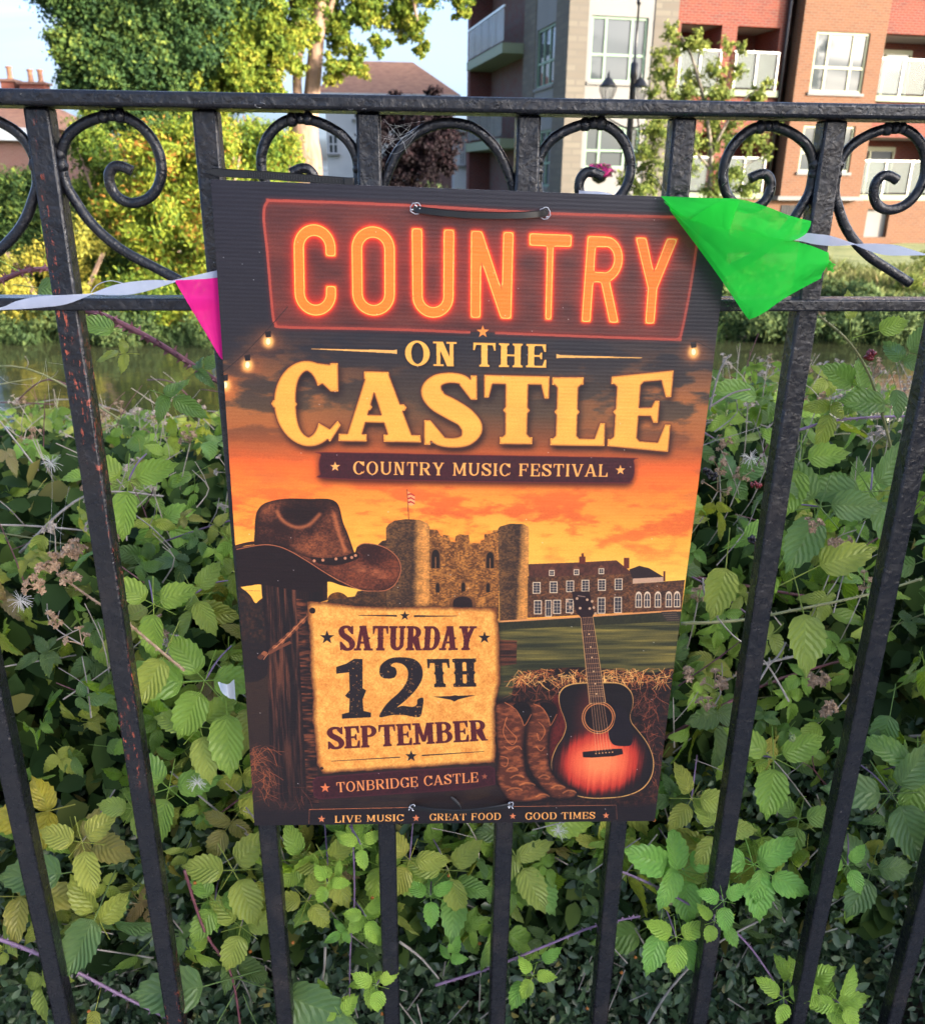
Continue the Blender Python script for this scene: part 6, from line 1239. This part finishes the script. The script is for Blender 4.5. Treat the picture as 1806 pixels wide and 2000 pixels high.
    for i in range((44, 38, 6, 8, 40, 44)[bi]):
        s0 = rs.uniform(.42, cum[-1]*.62); y, z = surf(s0); x = .28+(rs.uniform(xa, xb)-.28)*((y+.767)/.9); p = V((x, max(.04, y-.03), z+topz(x)*min(1, y*2)+.02)); head(t, p, rs.uniform(.004, .007), rs.randint(4, 8), up=V((0, -.5, .8)), spread=rs.uniform(.014, .026), mt=rs.choice((M_DRY, M_PALE)))
        q = MB(); e = p+V((rs.uniform(-.05, .05), .03, -rs.uniform(.08, .16))); q.tube(spline([p, (p+e)/2+V((0, -.01, 0)), e], 3), .0008, 4); q.build('stalk', M_PALE, t)
# low glossy shrubs at the foot
for i, (lab, xa, xb, zt) in enumerate((('low dark small-leaved shrub at the bottom left corner', -.6, .10, .50), ('low dark small-leaved shrub below the poster', .10, .56, .52), ('low dark small-leaved shrub at the bottom right corner', .56, 1.3, .56))):
    r = np.random.RandomState(800+i); t = thing('cotoneaster_shrub', ((xa+xb)/2, .2, 0), lab, 'shrub', 'small-leaved shrubs at the foot of the railing'); n = int(11000*(xb-xa)/.6)
    x = r.uniform(xa, xb, n); y = .085+np.abs(r.normal(0, .10, n)); z = r.uniform(.05, zt, n)-y*.15; lump = .03*np.sin(x*31+z*17)+.02*np.sin(x*57); y = y+np.clip(lump, 0, .1)
    v, f = leafcloud(np.c_[x, y, z], np.array([0, -.9, .5]), .0175, .5, r, -.1); o = np_mesh('foliage', v, f, M_F_COT, t, np.repeat(np.clip(r.normal(.42, .24, n), 0, 1), 8)); tag(o, kind='stuff')
    q = MB(); rs = random.Random(i)
    for k in range(60):
        a = V((rs.uniform(xa, xb), .06+rs.random()*.1, rs.uniform(.1, zt))); q.tube([a, a+V((rs.uniform(-.06, .06), -.01, rs.uniform(.02, .09)))], .0009, 4)
    tag(q.build('twigs', M_TWIG, t), kind='stuff')
    q = MB()
    for k in range(16): a = V((rs.uniform(xa, xb), .05, rs.uniform(.1, zt))); q.lathe(a, [(.001, -.0022), (.0026, 0), (.001, .0022)], 6)
    tag(q.build('berries', mat('orange_berry', (.40, .13, .02), .35), t, smooth=True), kind='stuff')

# individual canes and shoots in front of the mass
def shoot(name, label, pts, Y, r, m, leaves, cat='bramble shoot', thorns=True):
    Ys = Y if hasattr(Y, '__len__') else [Y]*len(pts); p = [at(x, y, yy) for (x, y), yy in zip(pts, Ys)]; t = thing(name, p[0], label, cat, 'single canes and shoots'); cane(t, p, r, m, thorns, 'stem', 8)
    for (x, y, yy, ang, sc, c, mi) in leaves:
        a = math.radians(ang); d = R2*math.sin(a)+U2*math.cos(a)-fwd*.25; b = at(x, y, yy); put_leaf(t, b-d.normalized()*.05*sc*.6, d, -fwd+V((RND.uniform(-.3, .3), 0, .45+RND.uniform(-.2, .2))), sc, (*c, 1), LM[mi])
    return t
NEW = (.46, .74, .07); NEW2 = (.22, .56, .07)
shoot('bramble_shoot', 'upright lime-green young shoot hanging below the poster left of centre', [(686, 1600), (690, 1660), (692, 1760), (684, 1860), (682, 2010)], .03, .0012, M_CANE_P, [(690, 1645, .028, 10, .62, NEW, 0), (655, 1712, .028, -60, .5, NEW, 1), (712, 1790, .026, 150, .66, NEW, 0), (668, 1822, .03, -120, .5, NEW2, 4), (722, 1918, .026, 170, .72, NEW, 4), (655, 1975, .026, -20, .66, NEW, 2)])
shoot('bramble_shoot', 'purple cane slanting down to the lower right with bright green trifoliate leaves', [(1180, 1690), (1260, 1722), (1360, 1775), (1440, 1825), (1500, 1900), (1565, 2010)], [.035, .03, .025, .022, .02, .03], .0017, M_CANE_P, [(1320, 1700, .03, -60, 1.0, NEW2, 2), (1290, 1800, .026, 190, .85, NEW2, 3), (1330, 1815, .026, 165, .8, NEW2, 7), (1490, 1700, .03, 120, .95, NEW2, 0), (1410, 1770, .012, -10, .62, NEW2, 3), (1415, 1800, .012, 160, .5, NEW2, 7), (1560, 1925, .024, 60, .7, NEW, 2), (1620, 1960, .024, 80, .8, NEW, 0), (1545, 1925, .022, -30, .6, NEW, 3)])
shoot('bramble_cane', 'thick purple thorny cane rising to the left across the bottom left corner', [(-60, 1815), (40, 1850), (132, 1890), (240, 1946), (370, 2010)], .028, .0026, M_CANE_P, [(195, 1800, .04, -20, .9, BL_YL[0], 2), (190, 1960, .024, 190, .6, BL_YL[1], 7), (345, 1985, .02, -30, .62, BL_YL[0], 3)], 'bramble cane')
shoot('bramble_cane', 'purple thorny cane running upwards from below the poster to the right', [(850, 1925), (960, 1890), (1060, 1850), (1160, 1810), (1250, 1790)], .03, .0019, M_CANE_P, [(1028, 1900, .026, 200, .62, NEW2, 3), (1050, 1880, .026, 60, .5, NEW2, 7), (880, 1870, .03, 20, .5, NEW2, 0)], 'bramble cane')
shoot('bramble_cane', 'dark red thick cane sloping down behind the mid rail towards the poster', [(150, 600), (215, 622), (300, 665), (375, 712), (470, 775)], [.30, .28, .26, .25, .24], .0042, M_CANE_R, [(245, 650, .26, -80, .7, BL_MED[2], 3), (330, 775, .26, 110, .9, BL_MED[2], 1), (240, 690, .25, -90, .6, BL_YL[0], 1), (395, 720, .24, 60, .7, BL_DK[1], 4)], 'bramble cane')
shoot('bramble_cane', 'pinkish red cane arching up beside the left edge above the mid rail', [(-60, 570), (0, 548), (45, 530), (90, 525), (150, 528)], [.3, .28, .27, .26, .26], .0034, M_CANE_R, [(20, 520, .27, -60, .9, BL_MED[3], 3), (60, 560, .26, 100, .8, BL_DK[0], 7), (90, 495, .27, 20, .8, BL_MED[3], 3)], 'bramble cane')
shoot('bramble_cane', 'green stem with red berries leaning up beside the last full picket on the right', [(1770, 1010), (1750, 920), (1728, 830), (1698, 735), (1655, 665), (1600, 618)], [.30, .25, .20, .16, .13, .12], .0019, M_CANE_G, [(1700, 650, .13, 75, .62, BL_MED[3], 7), (1660, 640, .13, -10, .5, BL_YL[0], 3), (1765, 700, .14, 40, .72, BL_DK[1], 0), (1745, 745, .14, 170, .55, BL_DK[1], 3), (1750, 790, .16, -90, .85, BL_MED[2], 3), (1700, 900, .2, 190, .8, BL_MED[0], 3)], 'bramble cane')
shoot('bramble_cane', 'arched purple thorny cane between the two right-hand pickets', [(1560, 840), (1620, 823), (1700, 815), (1790, 813), (1860, 815)], [.2, .2, .2, .2, .2], .0018, M_CANE_P, [(1500, 780, .24, -80, .95, BL_MED[0], 3), (1680, 760, .2, -60, .8, BL_MED[2], 2), (1620, 800, .2, 190, .9, BL_YL[0], 1)], 'bramble cane')
shoot('bramble_cane', 'green arching stem crossing low between the two right-hand pickets', [(1330, 1218), (1440, 1212), (1560, 1190), (1700, 1160), (1800, 1130)], .08, .002, M_CANE_G, [(1560, 1165, .06, 170, 1.1, (.26, .33, .03), 3), (1570, 1120, .06, 60, 1.0, BL_YL[0], 3), (1420, 1080, .07, 190, .95, BL_YL[0], 3), (1440, 1060, .06, 60, .7, BL_NEW[0], 7)], 'bramble cane')
shoot('bramble_cane', 'cane bearing large dark green leaves at the bottom left of the poster', [(360, 1700), (400, 1820), (450, 1900), (470, 2010)], .035, .0018, M_CANE_R, [(440, 1915, .03, -100, 1.45, BL_DK[1], 3), (430, 1990, .026, -150, 1.5, BL_DK[1], 3), (520, 1930, .028, 100, 1.5, BL_DK[0], 3), (500, 2000, .03, 150, 1.3, BL_DK[0], 7), (160, 1700, .04, -95, 1.2, BL_DK[0], 3), (200, 1760, .04, 200, 1.2, BL_DK[1], 3)], 'bramble cane')
shoot('bramble_cane', 'brown cane with spent flower sprays left of the rust-streaked picket', [(360, 1310), (300, 1260), (240, 1210), (180, 1170), (110, 1120)], .04, .0016, M_DRY, [(330, 1260, .05, 200, .9, BL_YL[0], 3), (400, 1330, .05, -90, 1.2, BL_MED[0], 3), (440, 1360, .05, 170, 1.1, BL_MED[3], 3)], 'bramble cane')
def sprays(t, lst):
    for x, y, yy, n, s, b, mt in lst: head(t, at(x, y, yy), s, n, b, V((0, -.4, .85)), .014 if b is None else .007, mt)
t = thing('flower_spray', at(130, 1130, .03), 'dry brown spent bramble flowers left of the rust-streaked picket', 'dried flowers'); sprays(t, [(70, 1150, .028, 6, .006, None, None), (100, 1120, .028, 8, .007, None, None), (150, 1095, .028, 8, .007, None, None), (140, 1140, .03, 6, .006, None, None), (160, 1260, .03, 3, .006, None, None), (110, 1220, .04, 8, .004, None, None)])
t = thing('flower_spray', at(1400, 1330, .03), 'pale spent bramble flowers beside the lower right edge of the poster', 'dried flowers'); sprays(t, [(1345, 1330, .03, 7, .006, None, None), (1395, 1345, .03, 9, .007, None, None), (1380, 1390, .03, 6, .005, None, None), (1590, 1340, .05, 9, .007, None, None), (1600, 1390, .05, 8, .007, None, None), (1580, 1040, .05, 7, .005, None, None), (1630, 1070, .05, 5, .006, None, None)])
def sprig(label, lst, m=M_CANE_P):
    t = thing('bramble_shoot', at(lst[0][0], lst[0][1], .05), label, 'bramble shoot', 'single canes and shoots')
    for x, y, yy, sc, c, rot in lst:
        b = at(x, y, yy)
        for k, (a, s_) in enumerate(((0, 1), (118, .86), (-118, .86))):
            an = math.radians(rot+a); d = R2*math.sin(an)+U2*math.cos(an)-fwd*RND.uniform(-.1, .25); put_leaf(t, b-d.normalized()*.030*sc*s_, d, -fwd+V((RND.uniform(-.35, .35), 0, .4+RND.uniform(-.3, .3))), sc*s_*.85, (c[0]*RND.uniform(.9, 1.1), c[1], c[2], 1), LM[3])
        e = b+V((RND.uniform(-.03, .03), .05, RND.uniform(-.05, .03))); cane(t, [b, (b+e)/2+V((0, 0, .004)), e], .0011, m, False, 'stem', 4)
sprig('yellow-green three-part leaves just under the left half of the poster', [(640, 1690, .05, .95, BL_YL[0], 150), (800, 1680, .045, .9, BL_YL[1], 200), (875, 1700, .05, 1.0, BL_YL[2], 160), (600, 1760, .05, .85, BL_YL[0], 20), (840, 1750, .04, .62, NEW2, 170), (590, 1680, .06, .9, BL_MED[3], 90)])
LIME = (.50, .78, .07)
sprig('small lime-green young leaves climbing past the second bar under the poster', [(705, 1650, -.004, .5, LIME, 170), (640, 1725, .02, .5, LIME, 200), (715, 1790, .01, .55, LIME, 150), (735, 1925, -.016, .6, LIME, 170), (665, 1985, .0, .55, LIME, 30)])
sprig('fresh green young leaves overlapping the bar right of the poster foot', [(1412, 1760, -.018, .62, NEW2, 170), (1395, 1800, -.016, .5, LIME, 190), (1320, 1830, .01, .8, LIME, 175), (1530, 1950, .0, .75, LIME, 60), (1640, 1960, .01, .8, LIME, 20), (1655, 1690, .02, .6, NEW2, 150), (1040, 1905, .01, .55, LIME, 200)])
sprig('yellow three-part leaves left of the bottom of the poster', [(160, 1645, .045, 1.0, BL_YL[1], 160), (470, 1810, .04, 1.0, BL_YL[0], 190), (455, 1700, .05, 1.2, BL_YL[0], 150), (420, 1760, .05, .9, BL_MED[0], 200), (260, 1580, .05, .8, BL_YL[2], 30)])
sprig('fresh green three-part leaves beside the lower right poster corner', [(1335, 1700, .04, 1.1, NEW2, 170), (1470, 1690, .035, 1.15, NEW2, 165), (1400, 1620, .05, .9, BL_YL[2], 200), (1510, 1480, .05, 1.2, BL_MED[1], 180), (1350, 1560, .06, .9, BL_YL[0], 90), (1560, 1600, .05, .95, BL_MED[2], 190)])
sprig('broad blue-green three-part leaves at the right edge of the view', [(1740, 1550, .05, 1.5, BL_DK[1], 150), (1700, 1700, .05, 1.1, BL_DK[1], 200), (1790, 1500, .06, 1.3, BL_MED[2], 180), (1600, 990, .08, 1.25, BL_DK[1], 200), (1700, 960, .09, 1.3, BL_DK[0], 150), (1560, 900, .1, 1.0, BL_MED[1], 190)])
sprig('light green three-part leaves between the rust-streaked picket and the poster', [(400, 1330, .05, 1.2, BL_MED[1], 200), (390, 1420, .05, 1.0, BL_YL[2], 160), (330, 1540, .05, 1.1, BL_MED[0], 190), (300, 1180, .07, 1.0, BL_MED[3], 180), (380, 1160, .08, .8, BL_YL[2], 150), (250, 940, .12, 1.0, BL_MED[3], 180)])
t = thing('berry_cluster', at(1698, 690, .12), 'red and black blackberry on the leaning green stem', 'blackberries'); sprays(t, [(1698, 702, .12, 3, .0075, M_BERRY, M_CANE_G)])
t = thing('berry_cluster', at(1468, 1050, .05), 'dark ripening blackberry right of the poster edge', 'blackberries'); sprays(t, [(1468, 1056, .05, 2, .006, M_BERRYB, M_CANE_G), (1380, 930, .06, 2, .007, M_BERRYB, M_CANE_G), (1475, 955, .05, 2, .005, M_BERRY, M_CANE_G)])
t = thing('berry_cluster', at(1545, 1440, .04), 'four pale green unripe berries low right of the poster', 'blackberries'); sprays(t, [(1545, 1448, .04, 4, .0045, M_BERRYG, M_CANE_G)])
for lb, pts, r in (('bare grey twig curving beside the poster edge', [[(1372, 1130), (1378, 1170), (1400, 1205), (1430, 1240), (1460, 1262)], [(1400, 1205), (1410, 1185), (1414, 1170)]], .0011), ('forked bare white twig between poster and picket', [[(1540, 1370), (1515, 1325), (1495, 1295), (1480, 1280)], [(1500, 1300), (1520, 1280), (1535, 1255)], [(1482, 1330), (1500, 1300), (1502, 1285)]], .0013), ('pale forked bare twig over the river right of the poster', [[(1385, 800), (1400, 740), (1415, 705), (1428, 692)], [(1385, 795), (1430, 768), (1465, 760)], [(1385, 780), (1398, 770)]], .0012), ('short broken brown stick hanging low beneath the poster', [[(635, 1850), (632, 1900), (618, 1950), (590, 1990)], [(780, 1840), (820, 1870), (857, 1912)]], .0018), ('long brown stick rising from the bottom edge towards the right', [[(1260, 2010), (1310, 1930), (1390, 1850), (1490, 1795)]], .0018)):
    Yt = .09 if pts[0][0][1] < 900 else .05; t = thing('bare_twig', at(*pts[0][0], Yt), lb, 'twig', 'bare twigs among the brambles')
    for k in pts: cane(t, [at(x, y, Yt) for x, y in k], r, M_TWIG, False, 'twig', 5)
for lb, x, y, Yf in (('fluffy white seed head left of the dry flowers', 40, 1175, .04), ('fluffy white seed head at upper left among leaves', 100, 905, .1), ('tangle of white seed fluff right of the poster', 1465, 895, .08), ('grey seed fluff beneath the poster centre', 1090, 1625, .05), ('white seed fluff on the stem left of the poster corner', 385, 1530, .04)):
    c = at(x, y, Yf); t = thing('seed_head', c, lb, 'seed head', 'fluffy seed heads'); q = MB()
    for i in range(60):
        d = V((RND.gauss(0, 1), RND.gauss(0, .6), RND.gauss(0, 1))).normalized(); l = RND.uniform(.006, .013); q.tube([c, c+d*l*.6+V((0, 0, .0015)), c+d*l], .00016, 3, False)
    tag(q.build('filaments', M_FLUFF, t), kind='stuff')
t = thing('paper_scrap', at(441, 1350, .03), 'crumpled white scrap lying on a green leaf left of the poster', 'scrap'); patch('scrap_sheet', [(424, 1336, .03), (440, 1334, .026), (456, 1331, .03)], [(430, 1352, .026), (446, 1362, .022), (461, 1372, .026)], M_WHITE_PL, 6, 4, .004, t)
# spider webs
def web(lb, lines, Y=-.012):
    t = thing('cobweb', at(*lines[0][0], Y), lb, 'cobweb', 'cobwebs on the railing'); q = MB()
    for l in lines: q.tube(spline([at(x, y, Y+RND.uniform(-.004, .004)) for x, y in l], 4), .00005, 3, False)
    tag(q.build('silk', M_WEB, t), kind='stuff')
rw = random.Random(8)
web('fine white cobweb in the corner right of the second upright above the poster', [[(745, 235), (770, 245), (800, 240), (830, 236)], [(742, 262), (770, 270), (800, 262), (818, 245)], [(744, 300), (758, 285), (770, 262)], [(742, 280), (765, 300), (790, 290), (812, 262)], [(770, 240), (785, 270), (795, 300)], [(750, 232), (775, 262), (790, 280)]]+[[(rw.uniform(742, 760), rw.uniform(232, 290)), (rw.uniform(765, 790), rw.uniform(240, 290)), (rw.uniform(800, 830), rw.uniform(236, 262))] for _ in range(8)])
web('thin silk thread between the right-hand scroll and the poster top', [[(1242, 335), (1265, 337), (1285, 352), (1300, 378)], [(1424, 320), (1415, 340), (1418, 352), (1410, 362)]])
web('wispy silk strands over the river below the mid rail at left', [[(90, 700), (85, 730), (70, 755)], [(95, 708), (125, 712)], [(0, 735), (20, 748), (65, 752)], [(90, 710), (95, 760), (98, 800)], [(118, 760), (110, 790), (95, 800)]], .02)
web('silk strands hanging beside the leftmost picket among leaves', [[(100, 905), (102, 960), (100, 1010), (97, 1080)], [(135, 950), (125, 1000), (118, 1050), (120, 1090)], [(120, 1010), (108, 1030), (125, 1045)]], .02)
web('white smear of web stuck on the face of the top rail', [[(498, 203), (506, 200), (516, 202), (518, 207), (508, 210), (499, 207), (498, 203)], [(508, 190), (509, 200)], [(678, 210), (682, 214), (690, 212)], [(706, 213), (712, 211), (716, 214)]], -.0235)
print('scene built')
